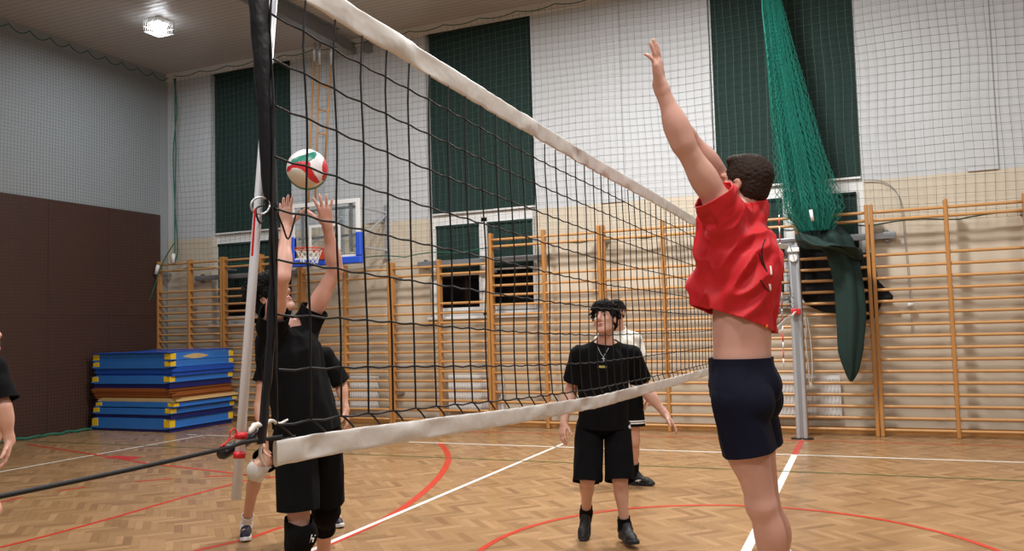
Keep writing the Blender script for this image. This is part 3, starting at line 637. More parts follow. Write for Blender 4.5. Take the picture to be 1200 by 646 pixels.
# ================================================================ people: smooth signed-distance bodies, meshed as one surface
V3 = lambda *a: np.array(a, float)
def nrm(v): v = np.asarray(v, float); return v/(np.linalg.norm(v)+1e-12)
class Field:
    def __init__(s): s.pr = []
    def cone(s, a, b, ra, rb, k=.02, sub=False):
        a, b = np.asarray(a, float), np.asarray(b, float); ba = b-a; l2 = ba@ba+1e-12; R = max(ra, rb)
        def fn(p):
            q = p-a; t = np.clip(q@ba/l2, 0, 1); return np.linalg.norm(q-t[:, None]*ba, axis=1)-(ra+(rb-ra)*t)
        s.pr.append((fn, np.minimum(a, b)-R, np.maximum(a, b)+R, k, sub)); return s
    def chain(s, pts, rs, k=.02):
        for i in range(len(pts)-1): s.cone(pts[i], pts[i+1], rs[i], rs[i+1], k)
        return s
    def ell(s, c, R, ax=None, k=.02, sub=False):
        c = np.asarray(c, float); R = np.asarray(R, float); A = np.eye(3) if ax is None else np.array([nrm(v) for v in ax])
        m = np.abs(A.T)@R if ax is not None else R; m = np.maximum(m, R.max()*.5)
        def fn(p):
            q = (p-c)@A.T/R; k0 = np.linalg.norm(q, axis=1); k1 = np.linalg.norm(q/R, axis=1); return k0*(k0-1)/(k1+1e-9)
        s.pr.append((fn, c-R.max(), c+R.max(), k, sub)); return s
    def ecap(s, a, b, r0, r1, side, k=.02):
        """elliptic tapering sleeve from a to b; radii (across, along) at both ends; side = across direction"""
        a, b = np.asarray(a, float), np.asarray(b, float); ba = b-a; L = np.linalg.norm(ba); d = ba/L
        sx = nrm(np.asarray(side)-d*(np.asarray(side)@d)); sy = np.cross(d, sx); R = max(*r0, *r1)
        def fn(p):
            q = p-a; z = q@d; t = np.clip(z/L, 0, 1); rx = r0[0]+(r1[0]-r0[0])*t; ry = r0[1]+(r1[1]-r0[1])*t
            e = np.sqrt((q@sx/rx)**2+(q@sy/ry)**2); dd = (e-1)*np.minimum(rx, ry)*(.55+.45*np.minimum(1, e)); o = np.maximum(-z, z-L)
            return np.where(o > 0, np.sqrt(np.maximum(dd, 0)**2+o**2), dd)
        s.pr.append((fn, np.minimum(a, b)-R, np.maximum(a, b)+R, k, sub_false)); return s
    def mesh(s, h):
        lo = np.min([q[1] for q in s.pr if not q[4]], 0)-3*h-.01; hi = np.max([q[2] for q in s.pr if not q[4]], 0)+3*h+.01
        n = np.ceil((hi-lo)/h).astype(int)+1; D = np.full(n, .5, np.float32); gx = [lo[i]+h*np.arange(n[i]) for i in range(3)]
        for fn, a, b, k, sub in s.pr:
            m = k+.03; i0 = np.clip(np.floor((a-m-lo)/h).astype(int), 0, n-1); i1 = np.clip(np.ceil((b+m-lo)/h).astype(int)+1, 1, n)
            sl = tuple(slice(i0[i], i1[i]) for i in range(3)); g = np.meshgrid(*[gx[i][sl[i]] for i in range(3)], indexing='ij')
            if 0 in g[0].shape: continue
            d = fn(np.stack([q.ravel() for q in g], 1)).reshape(g[0].shape); o = D[sl]
            if sub: hh = np.clip(.5-.5*(o+d)/k, 0, 1); D[sl] = o*(1-hh)-d*hh+k*hh*(1-hh)
            else: hh = np.clip(.5+.5*(d-o)/k, 0, 1); D[sl] = d*(1-hh)+o*hh-k*hh*(1-hh)
        return surface_net(D, lo, h)
sub_false = False
def surface_net(D, lo, h):
    S = D < 0; n = D.shape; C = S[:-1, :-1, :-1].astype(np.int8)
    offs = [(i, j, k) for i in (0, 1) for j in (0, 1) for k in (0, 1)]; cnt = np.zeros(tuple(x-1 for x in n), np.int8)
    for i, j, k in offs: cnt += S[i:n[0]-1+i, j:n[1]-1+j, k:n[2]-1+k]
    act = np.argwhere((cnt > 0) & (cnt < 8)); idx = np.full(cnt.shape, -1, np.int64); idx[tuple(act.T)] = np.arange(len(act))
    acc = np.zeros((len(act), 3)); num = np.zeros(len(act))
    for a in offs:
        for ax in range(3):
            if a[ax]: continue
            b = list(a); b[ax] = 1; pa, pb = act+np.array(a), act+np.array(b); va, vb = D[tuple(pa.T)], D[tuple(pb.T)]; m = (va < 0) != (vb < 0)
            t = np.where(m, va/(va-vb+1e-12), 0); q = pa.astype(float); q[:, ax] += t; acc[m] += q[m]; num[m] += 1
    V = lo+h*acc/num[:, None]; F = []
    for ax in range(3):
        u, w = (ax+1) % 3, (ax+2) % 3; A = [slice(None)]*3; B = [slice(None)]*3; A[ax] = slice(0, -1); B[ax] = slice(1, None)
        cr = np.argwhere(S[tuple(A)] != S[tuple(B)]); cr = cr[(cr[:, u] > 0) & (cr[:, w] > 0) & (cr[:, u] < n[u]-1) & (cr[:, w] < n[w]-1)]
        ins = S[tuple(cr.T)]; q = []
        for du, dw in ((0, 0), (-1, 0), (-1, -1), (0, -1)):
            c = cr.copy(); c[:, u] += du; c[:, w] += dw; q.append(idx[tuple(c.T)])
        q = np.stack(q, 1); q[~ins] = q[~ins][:, ::-1]; F.append(q[:, ::-1] if False else q)
    F = np.concatenate(F); F = F[(F >= 0).all(1)]
    # orient outwards by the gradient of one face sample
    return V, F
def relax(V, F, it, lam=.5, keep=None):
    e = np.concatenate([F[:, [0, 1]], F[:, [1, 2]], F[:, [2, 3]], F[:, [3, 0]]]); e = np.concatenate([e, e[:, ::-1]])
    deg = np.bincount(e[:, 0], minlength=len(V))[:, None]+1e-9
    for _ in range(it):
        for l in (lam, -lam*.98):
            m = np.stack([np.bincount(e[:, 0], V[e[:, 1], c], len(V)) for c in range(3)], 1)/deg; d = (m-V)*l
            if keep is not None: d[keep] = 0
            V = V+d
    return V
def vnormals(V, F):
    n = np.cross(V[F[:, 2]]-V[F[:, 0]], V[F[:, 3]]-V[F[:, 1]]); N = np.zeros_like(V)
    for c in range(4): np.add.at(N, F[:, c], n)
    return N/(np.linalg.norm(N, axis=1, keepdims=True)+1e-12)
def to_obj(name, V, F, m, parent=None, loc=None, solid=0, mi=None):
    me = bpy.data.meshes.new(name); V = np.asarray(V)
    me.from_pydata(V.tolist(), [], F.tolist())
    for q in (m if isinstance(m, list) else [m]): me.materials.append(q)
    if mi is not None: me.polygons.foreach_set('material_index', mi)
    me.polygons.foreach_set('use_smooth', [True]*len(me.polygons)); me.update()
    bm = bmesh.new(); bm.from_mesh(me)
    if not solid: bmesh.ops.recalc_face_normals(bm, faces=bm.faces)
    bm.to_mesh(me); bm.free()
    o = bpy.data.objects.new(name, me); COL.objects.link(o)
    if loc is not None: me.transform(Matrix.Translation(-Vector(loc))); o.location = loc
    if parent is not None: o.parent = parent; o.matrix_parent_inverse = basis(parent).inverted()
    if solid: q = o.modifiers.new('solid', 'SOLIDIFY'); q.thickness = solid; q.offset = -1
    return o
def body_mesh(F_, h, name, m, it=2, **kw):
    V, F = F_.mesh(h); V = relax(V, F, it); return to_obj(name, V, F, m, **kw)
def cloth_mesh(F_, h, name, m, cuts, parent, folds=.006, fdir=None, seed=0, it=3, solid=.005, fscale=9.0, extra=None):
    V, F = F_.mesh(h); V = relax(V, F, it); N = vnormals(V, F); c = V.mean(0)
    if ((V-c)*N).sum() < 0: N = -N; F = F[:, ::-1]
    if folds:
        fd = nrm(fdir) if fdir is not None else V3(.3, .2, .93)
        for i in range(len(V)):
            p = V[i]; q = p*fscale; along = p@fd; q = q-fd*(along*fscale*.72)
            a = noise.noise(Vector(q+seed)); b = noise.noise(Vector(q*2.3+seed*3)); V[i] = p+N[i]*folds*(1.3*(1-abs(a)*2.2)+.5*b-.2)
    if BODY.get('t') is not None:                            # cloth always lies outside the body
        t_ = BODY['t']
        for i in range(len(V)):
            q, n_, _, dd = t_.find_nearest(Vector(V[i]), .09)
            if q is not None:
                sd = (Vector(V[i])-q).dot(n_)
                if sd < .009: V[i] = np.array(q+n_*.0095)
        V = relax(V, F, 1)
    bm = bmesh.new(); me = bpy.data.meshes.new('cut'); me.from_pydata(V.tolist(), [], F.tolist()); bm.from_mesh(me)
    for pc, pn, R in cuts:
        pc, pn = np.asarray(pc, float), nrm(pn); fs = list(bm.faces); ce = np.array([f.calc_center_median() for f in fs])
        msk = R(ce) if callable(R) else np.linalg.norm(ce-pc, axis=1) < R
        sel = [f for f, q in zip(fs, msk) if q]; geo = set(sel)
        for f in sel: geo.update(f.edges); geo.update(f.verts)
        bmesh.ops.bisect_plane(bm, geom=list(geo), plane_co=pc, plane_no=pn, clear_outer=True, dist=1e-5)
    bmesh.ops.triangulate(bm, faces=bm.faces); bm.verts.index_update()
    V = np.array([v.co for v in bm.verts]); F = np.array([[v.index for v in f.verts] for f in bm.faces]); bm.free(); bpy.data.meshes.remove(me)
    # keep the largest connected sheet
    par = np.arange(len(V))
    while True:
        mn = par[F].min(1); p2 = par.copy()
        for c_ in range(3): np.minimum.at(p2, F[:, c_], mn)
        p2 = p2[p2]
        if (p2 == par).all(): break
        par = p2
    big = np.bincount(par).argmax(); F = F[par[F[:, 0]] == big]; used = np.unique(F); mp = np.full(len(V), -1); mp[used] = np.arange(len(used))
    return to_obj(name, V[used], mp[F], m, parent=parent, solid=solid)

def hand(F, W, tip, palm, thumb_side, s=1.0, curl=.25, spread=.16, curls=None, thumb_open=.75, k=.008, fat=1.0):
    """five-fingered hand: W wrist, tip = aim of the middle finger, palm = direction the palm faces, thumb_side = side the thumb leaves"""
    d = nrm(np.asarray(tip)-W); pn = nrm(np.asarray(palm)-d*(np.asarray(palm)@d)); sd = np.cross(d, pn)
    if sd@np.asarray(thumb_side) < 0: sd = -sd
    kn = []
    for i, off in enumerate((.030, .010, -.011, -.029)):
        q = W+d*(.090-.004*abs(i-1)-(.006 if i == 3 else 0))*s+sd*off*s; kn.append(q); F.cone(W+sd*off*.55*s+d*.012*s, q, .0150*s*fat, .0115*s*fat, .012)
    F.ell(W+d*.045*s, V3(.036, .043, .0135)*s*fat, (sd, d, pn), .012); F.ell(W+d*.028*s+sd*.022*s+pn*.008*s, V3(.018, .030, .015)*s*fat, (sd, d, pn), .012)
    for i, (ln, r) in enumerate(((.070, .0088), (.078, .0090), (.073, .0085), (.057, .0075))):
        c = (curls[i] if curls else curl); an = spread*(1.3-i*.95); dr = nrm(d*cos(an)+sd*sin(an)); p = kn[i]; a = 0
        for L_, f0, f1, cc in ((.46, 1.05, .98, .6), (.30, .98, .90, 1.0), (.24, .90, .78, .7)):
            a += c*cc; v = dr*cos(a)+pn*sin(a); q = p+v*ln*L_*s; F.cone(p, q, r*f0*s*fat, r*f1*s*fat, .004); p = q
    t0 = W+d*.020*s+sd*.024*s+pn*.006*s; v = nrm(sd*thumb_open+d*.75+pn*.25); t1 = t0+v*.044*s; v2 = nrm(sd*thumb_open*.7+d*.9+pn*.2); t2 = t1+v2*.030*s; t3 = t2+nrm(v2+pn*.2)*.024*s
    F.chain([t0, t1, t2, t3], [.0150*s*fat, .0112*s*fat, .0100*s*fat, .0080*s*fat], .008)

SKIN = {}
def skin(key, rgb):
    if key not in SKIN: SKIN[key] = mat('skin_'+key, rgb, .5, .07, 9, .06, 90, sss=.06)
    return SKIN[key]
MT.update(blackc=mat('black_cotton', (11, 11, 13), .95, .12, 9, .12, 160, spec=.15), navyc=mat('navy_shorts_cloth', (12, 15, 34), .85, .12, 9, .12, 160, spec=.2), redc=mat('red_jersey', (204, 22, 34), .65, .06, 9, .10, 200),
          whitec=mat('white_cotton', (210, 206, 196), .85, .16, 16, .12, 160), sock=mat('white_sock', (226, 224, 222), .9, .04, 9, .2, 120), pads=mat('white_knee_pad', (206, 204, 198), .9, .06, 9, .3, 90),
          hairb=mat('black_hair', (13, 11, 11), .8, .3, 40, .6, 120, spec=.25), hairn=mat('dark_brown_hair', (46, 34, 27), .8, .3, 40, .6, 120, spec=.25), shoeb=mat('black_shoe_mesh', (22, 22, 24), .6, .15, 30, .2, 120),
          shoen=mat('navy_shoe_mesh', (30, 34, 54), .6, .15, 30, .2, 120), solew=mat('white_rubber', (206, 204, 200), .6, .05), soleb=mat('black_sole', (26, 26, 28), .6, .1), lips=mat('lips', (170, 96, 92), .45, .06, sss=.05),
          eyew=mat('eye_white', (176, 166, 160), .25, .02), iris=mat('dark_iris', (34, 24, 20), .2, .02), logo=mat('white_print', (232, 232, 230), .6, .02), ylogo=mat('yellow_print', (196, 188, 110), .6, .05),
          ologo=mat('orange_print', (232, 130, 30), .6, .05), klogo=mat('black_print', (22, 12, 16), .6, .05), silver=mat('silver_chain', (190, 192, 198), .45, .03, 8, 0, 60, .2))

def head(F, c, fwd, up, s=1.0):
    f = nrm(fwd); u = nrm(np.asarray(up)-f*(np.asarray(up)@f)); r = np.cross(f, u)
    L = lambda x, y, z: c+(r*x+f*y+u*z)*s
    A = (r, f, u); E = lambda x, y, z, R, k=.012, sub=False, ax=A: F.ell(L(x, y, z), V3(*R)*s, ax, k, sub)
    E(0, -.014, .034, (.0745, .094, .083)); E(0, .022, -.030, (.062, .070, .078), .02); E(0, .035, -.075, (.046, .046, .040), .02); F.cone(L(-.012, .066, -.100), L(.012, .066, -.100), .017*s, .017*s, .022)
    for q in (-1, 1):
        F.cone(L(q*.050, -.002, -.062), L(q*.020, .060, -.096), .018*s, .018*s, .018); F.ell(L(q*.040, .062, -.018), V3(.022, .020, .018)*s, A, .016)
        F.cone(L(q*.012, .088, .026), L(q*.044, .068, .026), .0085*s, .0085*s, .012)
        E(q*.031, .094, .006, (.017, .016, .011), .010, True)
        F.cone(L(q*.010, .100, -.034), L(q*.011, .092, -.034), .0085*s, .0085*s, .006)
        F.ell(L(q*.077, -.006, -.006), V3(.009, .020, .031)*s, (r*.95+f*q*-.3, f*.95+u*.2, u), .006); E(q*.083, -.002, -.004, (.006, .011, .018), .004, True)
    F.cone(L(0, .088, .022), L(0, .110, -.024), .0090*s, .0125*s, .010); F.cone(L(0, .100, -.032), L(0, .106, -.028), .010*s, .012*s, .006)
    F.ell(L(0, .088, -.060), V3(.025, .010, .0065)*s, A, .006); F.ell(L(0, .087, -.072), V3(.022, .010, .007)*s, A, .006); E(0, .099, -.0655, (.024, .006, .0016), .003, True)
    return L, A, r, f, u
def face_parts(o, L, A, s, brow, hairm):
    for q in (-1, 1):
        e = Field().ell(L(q*.031, .0795, .007), V3(.0115, .0115, .0075)*s, A); V, F = e.mesh(.002); ey = to_obj('eye', V, F, MT['eyew'], o)
        e = Field().ell(L(q*.031, .0885, .007), V3(.0056, .004, .0056)*s, A); V, F = e.mesh(.0018); to_obj('iris', V, F, MT['iris'], ey)
        e = Field().chain([L(q*.012, .098, .026), L(q*.030, .092, .032), L(q*.048, .074, .027)], [.0042*s, .0042*s, .0026*s], .004); V, F = e.mesh(.0025); to_obj('eyebrow', V, F, hairm, o)
    e = Field().ell(L(0, .0905, -.0605), V3(.022, .009, .0048)*s, A, .003).ell(L(0, .0895, -.0715), V3(.019, .009, .0052)*s, A, .003); V, F = e.mesh(.0025); to_obj('lips', V, F, MT['lips'], o)
def shoe(parent, ank, toe_dir, up, s, upper, sole, lace=True, mark=None, collar=.0):
    f = nrm(toe_dir); u = nrm(np.asarray(up)-f*(np.asarray(up)@f)); r = np.cross(f, u); L = lambda x, y, z: ank+(r*x+f*y+u*z)*s
    F = Field(); F.cone(L(0, -.048, -.048), L(0, .03, -.050), .034*s, .037*s, .02).cone(L(0, .03, -.050), L(.004, .125, -.062), .038*s, .036*s, .02).cone(L(.004, .125, -.062), L(.002, .165, -.068), .036*s, .026*s, .02)
    F.cone(L(0, -.022, .0+collar), L(0, -.028, -.045), .043*s, .036*s, .02).cone(L(0, .01, .0+collar*.6), L(0, .075, -.045), .036*s, .030*s, .02)
    V, Fc = F.mesh(.005); V = relax(V, Fc, 2); up_o = to_obj('shoe', V, Fc, upper, parent)
    S = MB(); out = [(-.072, .0), (-.064, .026), (-.03, .036), (.02, .034), (.07, .041), (.12, .046), (.165, .038), (.196, .016), (.202, 0)]; out = out+[(y, -x) for y, x in out[-2:0:-1]]; n = len(out)
    for z, g in ((-.100, .96), (-.096, 1.02), (-.076, 1.0), (-.070, .93)): S.v += [tuple(L(x*g, .06+(y-.06)*g, z+(.012*max(0, (y-.12)/.08)**2))) for y, x in out]
    for k in range(3): S.f += [(k*n+i, k*n+(i+1) % n, (k+1)*n+(i+1) % n, (k+1)*n+i) for i in range(n)]
    S.f += [tuple(range(n))[::-1], tuple(range(3*n, 4*n))]; S.mi = [0]*len(S.f); S.build('sole', sole, up_o, smooth=False, bevel=.004)
    if lace:
        B = MB()
        for i in range(5):
            y = .035+i*.019; z = -.008-i*.0095; B.tube([L(-.020, y, z-.006), L(0, y+.004, z+.004), L(.020, y, z-.006)], .0035*s, 5)
        B.build('laces', sole if sole is MT['solew'] else upper, up_o)
    if mark: 
        for q in (-1, 1):
            B = MB(); B.tube([L(q*.040, .02, -.058), L(q*.041, .05, -.052), L(q*.041, .08, -.046)], [.003, .010, .004], 6); B.tube([L(q*.041, .045, -.052), L(q*.042, .062, -.064)], [.008, .003], 6); B.build('shoe_mark', mark, up_o)
    return up_o
def tube_part(name, a, b, ra, rb, m, parent, h=.006, bulge=None, folds=.002):
    F = Field().cone(a, b, ra, rb, .01)
    if bulge is not None: F.ell(bulge[0], bulge[1], bulge[2], .02)
    d = nrm(np.asarray(b)-a); return cloth_mesh(F, h, name, m, [(a, -d, .3), (b, d, .3)], parent, folds, d, 3, 2, .004, 20)
def decal(name, pts_uv, c, ux, uy, n, m, parent, depth=.002):
    mb = MB()
    for poly in pts_uv: mb.prism(poly, -depth, depth, lambda x, y, z: tuple(c+ux*x+uy*y+n*z))
    return mb.build(name, m, parent)
def snap_out(o, p, d):
    """first surface of object o met from p + d*0.6 looking back along -d (world coordinates)"""
    me = o.data; off = np.array(basis(o).translation); best = None
    co = np.empty(len(me.vertices)*3); me.vertices.foreach_get('co', co); co = co.reshape(-1, 3)+off; q = co-p; al = q@d; pe = np.linalg.norm(q-al[:, None]*d, axis=1); m = (pe < .02) & (al > -.3)
    return p+d*(al[m].max() if m.any() else 0)

from mathutils.bvhtree import BVHTree
BODY = {}
def rayhit(obj, x, y, fallback):
    off = np.array(basis(obj).translation); t_ = BVHTree.FromPolygons([tuple(np.array(v.co)+off) for v in obj.data.vertices], [tuple(f.vertices) for f in obj.data.polygons])
    h, n_, i, dd = t_.ray_cast(Vector(CAM), Vector(nrm(ray(x, y)))); return (np.array(h) if h is not None else fallback)-nrm(ray(x, y))*.003
def strokes(name, obj, lines, rad, m, parent):
    off = np.array(basis(obj).translation); t_ = BVHTree.FromPolygons([tuple(np.array(v.co)+off) for v in obj.data.vertices], [tuple(f.vertices) for f in obj.data.polygons]); mb = MB()
    for ln in lines:
        pts = []
        for x, y in spline([(a, b, 0) for a, b in ln], 14)[:] and [q[:2] for q in spline([(a, b, 0) for a, b in ln], 14)]:
            d = Vector(nrm(ray(x, y))); h, n_, i, dd = t_.ray_cast(Vector(CAM), d)
            if h is not None: pts.append(np.array(h)-np.array(d)*.0025)
        if len(pts) > 3: mb.tube(pts, rad, 6)
    return mb.build(name, m, parent) if mb.v else None
class Fig:
    """joints in world space; L / R are the person's own sides"""
    def __init__(s, J, sc=1.0): s.__dict__.update({k: np.asarray(v, float) for k, v in J.items()}); s.sc = sc
    def frame(s):
        s.rt = nrm(s.shR-s.shL); s.up = nrm(s.neck-s.pel); s.rt = nrm(s.rt-s.up*(s.rt@s.up)); s.fw = np.cross(s.up, s.rt)
        s.hr = nrm(s.hipR-s.hipL); s.hu = V3(0, 0, 1); s.hf = nrm(np.cross(s.hu, s.hr)); s.chest = s.neck*.72+s.pel*.28-s.up*.0
        s.belly = s.neck*.36+s.pel*.64
    def body(s, hands, foot=True, thick=1.0, legs=1.0):
        s.frame(); k = s.sc; F = Field(); A = (s.rt, s.fw, s.up); H = (s.hr, s.hf, s.hu); t = thick
        F.ell(s.chest, V3(.160*t, .108*t, .175)*k, A, .03).ell(s.belly, V3(.135*t, .098*t, .15)*k, A, .04).ell(s.pel, V3(.158*t, .112*t, .115)*k, H, .04)
        F.ell(s.chest+s.fw*.055*k+s.up*.04*k, V3(.12, .05, .07)*k, A, .03)
        F.ecap(s.pel, s.chest, (.140*t*k, .108*t*k), (.135*t*k, .100*t*k), s.rt, .03)
        for h in (s.hipL, s.hipR): F.ell(h-s.hf*.055*k+V3(0, 0, -.01), V3(.085, .08, .09)*k, H, .03)
        ct = s.chest*.35+s.neck*.65
        for sh, el, wr in ((s.shL, s.elL, s.wrL), (s.shR, s.elR, s.wrR)):
            F.cone(ct, sh, .058*k, .048*k, .035).cone(s.neck+s.up*.02*k, sh, .045*k, .040*k, .04).ell(sh, V3(.052, .052, .052)*k*t, None, .03); F.cone(s.chest+(sh-ct)*.45, sh, .055*k, .050*k, .04)
            F.cone(sh, el, .050*k*t, .040*k*t, .025); m = sh*.55+el*.45; F.ell(m, V3(.046, .046, .075)*k*t, (np.cross(nrm(el-sh), nrm(V3(.3, .8, .2))), np.cross(nrm(el-sh), np.cross(nrm(el-sh), nrm(V3(.3, .8, .2)))), nrm(el-sh)), .03)
            F.cone(el, wr, .041*k*t, .0265*k, .02); m = el*.72+wr*.28; d = nrm(wr-el); q = nrm(np.cross(d, V3(.2, .9, .1))); F.ell(m, V3(.045, .042, .075)*k*t, (q, np.cross(d, q), d), .03)
            F.cone(wr-d*.015, wr+d*.012, .027*k, .026*k, .015)
        F.cone(s.neck-s.up*.02*k, s.head-s.hup*.055*k-s.hfw*.022*k, .060*k, .054*k, .025)
        L, A2, *_ = head(F, s.head, s.hfw, s.hup, s.hs); s.L, s.A2 = L, A2
        for hp, kn, an, td in ((s.hipL, s.knL, s.anL, s.toL), (s.hipR, s.knR, s.anR, s.toR)):
            l = k*legs; dt, dc = nrm(kn-hp), nrm(an-kn); fr = nrm(s.hf-dc*(s.hf@dc)); ft = nrm(s.hf-dt*(s.hf@dt))
            F.cone(hp, kn, .086*l, .054*l, .03); F.ell(hp*.62+kn*.38+ft*.016*l, V3(.078, .078, .15)*l, (np.cross(ft, dt), ft, dt), .03)
            F.ell(kn+fr*.010*l, V3(.052, .052, .060)*l, (np.cross(ft, dt), ft, dt), .02)
            F.cone(kn, an, .050*l, .034*l, .02); F.ell(kn*.70+an*.30-fr*.020*l, V3(.050, .050, .10)*l, (np.cross(fr, dc), fr, dc), .03); F.cone(an, an+dc*.03, .035*l, .036*l, .02)
            if foot: F.cone(an+dc*.035*k-nrm(td)*.02*k, an+dc*.055*k+nrm(td)*.13*k, .032*k, .026*k, .02).cone(an, an+dc*.05*k+nrm(td)*.05*k, .034*k, .032*k, .02)
        for a in hands: hand(F, **a)
        return F
    def shirt(s, hem, slL, slR, rc=(.190, .135), rh=(.185, .130), rs=.082, drop=.0, neck_r=.085, k0=.032):
        k = s.sc; F = Field(); ct = s.chest*.35+s.neck*.65; top = s.chest*.25+s.neck*.75
        F.ecap(s.chest+s.up*.03*k, hem-s.up*.06*k, (rc[0]*k, rc[1]*k), (rh[0]*k, rh[1]*k), s.rt, k0).ell(s.chest, V3(rc[0]*.98, rc[1], .19)*k, (s.rt, s.fw, s.up), k0)
        F.ell(s.chest+s.fw*.055*k+s.up*.04*k, V3(.14, .07, .09)*k, (s.rt, s.fw, s.up), .03)
        for sh, el, sl in ((s.shL, s.elL, slL), (s.shR, s.elR, slR)):
            d = nrm(el-sh); e = sh+d*(sl+.05); F.cone(ct, sh, .074*k, .058*k, k0).cone(s.neck+s.up*.006*k, sh, .054*k, .048*k, k0).cone(s.chest+(sh-ct)*.5, sh, .075*k, .060*k, k0).cone(sh, e, .062*k, rs*1.02*k, k0)
        F.cone(s.neck-s.up*.04*k, s.neck+s.up*.06*k, .076*k, .068*k, .03)
        neck_mask = lambda c: ((c-s.neck)@s.up > -.02) & (np.linalg.norm(c-s.neck-((c-s.neck)@s.up)[:, None]*s.up, axis=1) < .098*k)
        def arm_mask(sh, el, sl):
            d = nrm(el-sh); lat = s.rt if (sh-s.neck)@s.rt > 0 else -s.rt
            def mk(c):
                q = c-sh; z = q@d; pr = np.linalg.norm(q-z[:, None]*d, axis=1); low = (c-s.neck)@s.up < -.16*k
                return (z > sl-.035) & (pr < rs*1.45) & ~(low & ((c-s.neck)@lat < max(rc[0], rh[0])*k*1.02))
            return mk
        cuts = [(hem, -s.up, lambda c: (c-s.chest)@s.up < -.05)]+[(sh+nrm(el-sh)*sl, el-sh, arm_mask(sh, el, sl)) for sh, el, sl in ((s.shL, s.elL, slL), (s.shR, s.elR, slR))]+[(s.neck+s.up*.034*k+s.fw*.010*k, s.up*.95+s.fw*.30, neck_mask)]
        return F, cuts
    def shorts(s, waist, lL, lR, rt=.100, re=.104, rw=(.165, .128), kk=.012):
        k = s.sc; F = Field(); F.ecap(s.pel+s.hu*(waist+.05), s.pel-s.hu*.05, (rw[0]*k*.97, rw[1]*k*.96), ((rw[0]+.008)*k, (rw[1]-.004)*k), s.hr, .05); cuts = [(s.pel+s.hu*waist, s.hu, .3)]
        F.ell(s.pel-s.hf*.02, V3(rw[0], rw[1], .11)*k, (s.hr, s.hf, s.hu), .03)
        for hp, kn, l in ((s.hipL, s.knL, lL), (s.hipR, s.knR, lR)):
            d = nrm(kn-hp); F.cone(hp, hp+d*(l+.06), rt*k, re*k, kk); F.ell(hp-s.hf*.040*k, V3(.088, .095, .11)*k, (s.hr, s.hf, s.hu), .02); cuts.append((hp+d*l, d, (lambda c, hp=hp, d=d, l=l: ((c-hp)@d > l-.04) & (np.linalg.norm(c-hp-((c-hp)@d)[:, None]*d, axis=1) < re*1.45))))
        return F, cuts
    def hair(s, kind, m, parent, h=.004, seed=0):
        F = Field(); L = s.L; A = s.A2; z = s.hs; rg = np.random.default_rng(seed)
        F.ell(L(0, -.020, .044), V3(.083, .099, .086)*z, A, .015)
        if kind == 'short':
            F.ell(L(0, -.050, -.012), V3(.070, .058, .062)*z, A, .02); F.ell(L(0, .030, .095), V3(.062, .060, .026)*z, A, .02)
            for q in (-1, 1): F.cone(L(q*.068, .010, .03), L(q*.072, .008, -.02), .012*z, .008*z, .012)
            pts = [(rg.uniform(-.06, .06), rg.uniform(-.08, .08), rg.uniform(.07, .118)) for _ in range(46)]
        if kind in ('curly', 'back'):
            F.ell(L(0, -.058, -.010), V3(.074, .062, .072)*z, A, .02); F.ell(L(0, .010, .092), V3(.088, .098, .052)*z, A, .02); F.ell(L(0, .066, .082), V3(.070, .040, .034)*z, A, .02)
            for q in (-1, 1): F.cone(L(q*.075, .02, .045), L(q*.078, .006, -.012), .020*z, .012*z, .012)
            pts = [(rg.uniform(-.088, .088), rg.uniform(-.10, .088), rg.uniform(.055, .135)) for _ in range(110)]+([(rg.uniform(-.07, .06), rg.uniform(.080, .104), rg.uniform(.046, .095)) for _ in range(46)] if kind == 'curly' else [(rg.uniform(-.07, .07), rg.uniform(-.14, -.10), rg.uniform(-.06, .08)) for _ in range(50)])
        if kind == 'short': n_, rr, ln = 0, (.0035, .006), .016
        else: n_, rr, ln = 330, (.0050, .0095), .032
        for _ in range(n_):
            v = nrm(rg.normal(size=3)*V3(1, 1, .8)+V3(0, -.15, .55))
            if v[2] < -.25 or (v[1] > .55 and v[2] < .15): continue
            R0 = V3(.084, .100, .086) if kind == 'short' else V3(.090, .104, .098); q = V3(0, -.018, .044)+v*R0; t = nrm(np.cross(v, rg.normal(size=3))+v*.55)
            if kind != 'short' and v[1] > .3: t = nrm(t+V3(0, .5, -.7))
            r = rg.uniform(*rr); a = L(*q); w = q+t*ln; m_ = (q+w)/2+v*.006; F.chain([a, L(*m_), L(*w)], [r*z, r*z*.85, r*z*.35], .004)
        # keep the face and ears clear
        F.ell(L(0, .105, -.042), V3(.066, .05, .082)*z, A, .006, True)
        for q in (-1, 1): F.ell(L(q*.086, .004, -.020), V3(.022, .028, .036)*z, A, .006, True)
        F.ell(L(0, .03, -.10), V3(.075, .085, .065)*z, A, .006, True)
        V, Fc = F.mesh(h*1.1); V = relax(V, Fc, 1); N = vnormals(V, Fc); N = N if ((V-V.mean(0))*N).sum() > 0 else -N
        amp = .0045 if kind == 'short' else .007
        V = V+N*np.array([amp*noise.noise(Vector(v*(150 if kind == 'short' else 75))) for v in V])[:, None]; return to_obj('hair', V, Fc, m, parent)
def horiz(v): v = np.asarray(v, float).copy(); v[2] = 0; return nrm(v)
RH, FH = horiz(CR), horiz(CF); UP = V3(0, 0, 1)
def person(fig, hands, label, sk, h=.0055, name='person', foot=True, thick=1.0, legs=1.0):
    F = fig.body(hands, foot, thick, legs); V, Fc = F.mesh(h); V = relax(V, Fc, 2); N = vnormals(V, Fc); Fo = Fc if ((V-V.mean(0))*N).sum() > 0 else Fc[:, ::-1]
    BODY['t'] = BVHTree.FromPolygons(V.tolist(), Fo.tolist())
    base = tuple(map(float, (fig.pel[0], fig.pel[1], V[:, 2].min()))); o = to_obj(name, V, Fc, sk, loc=base); return tag(o, label, 'person')

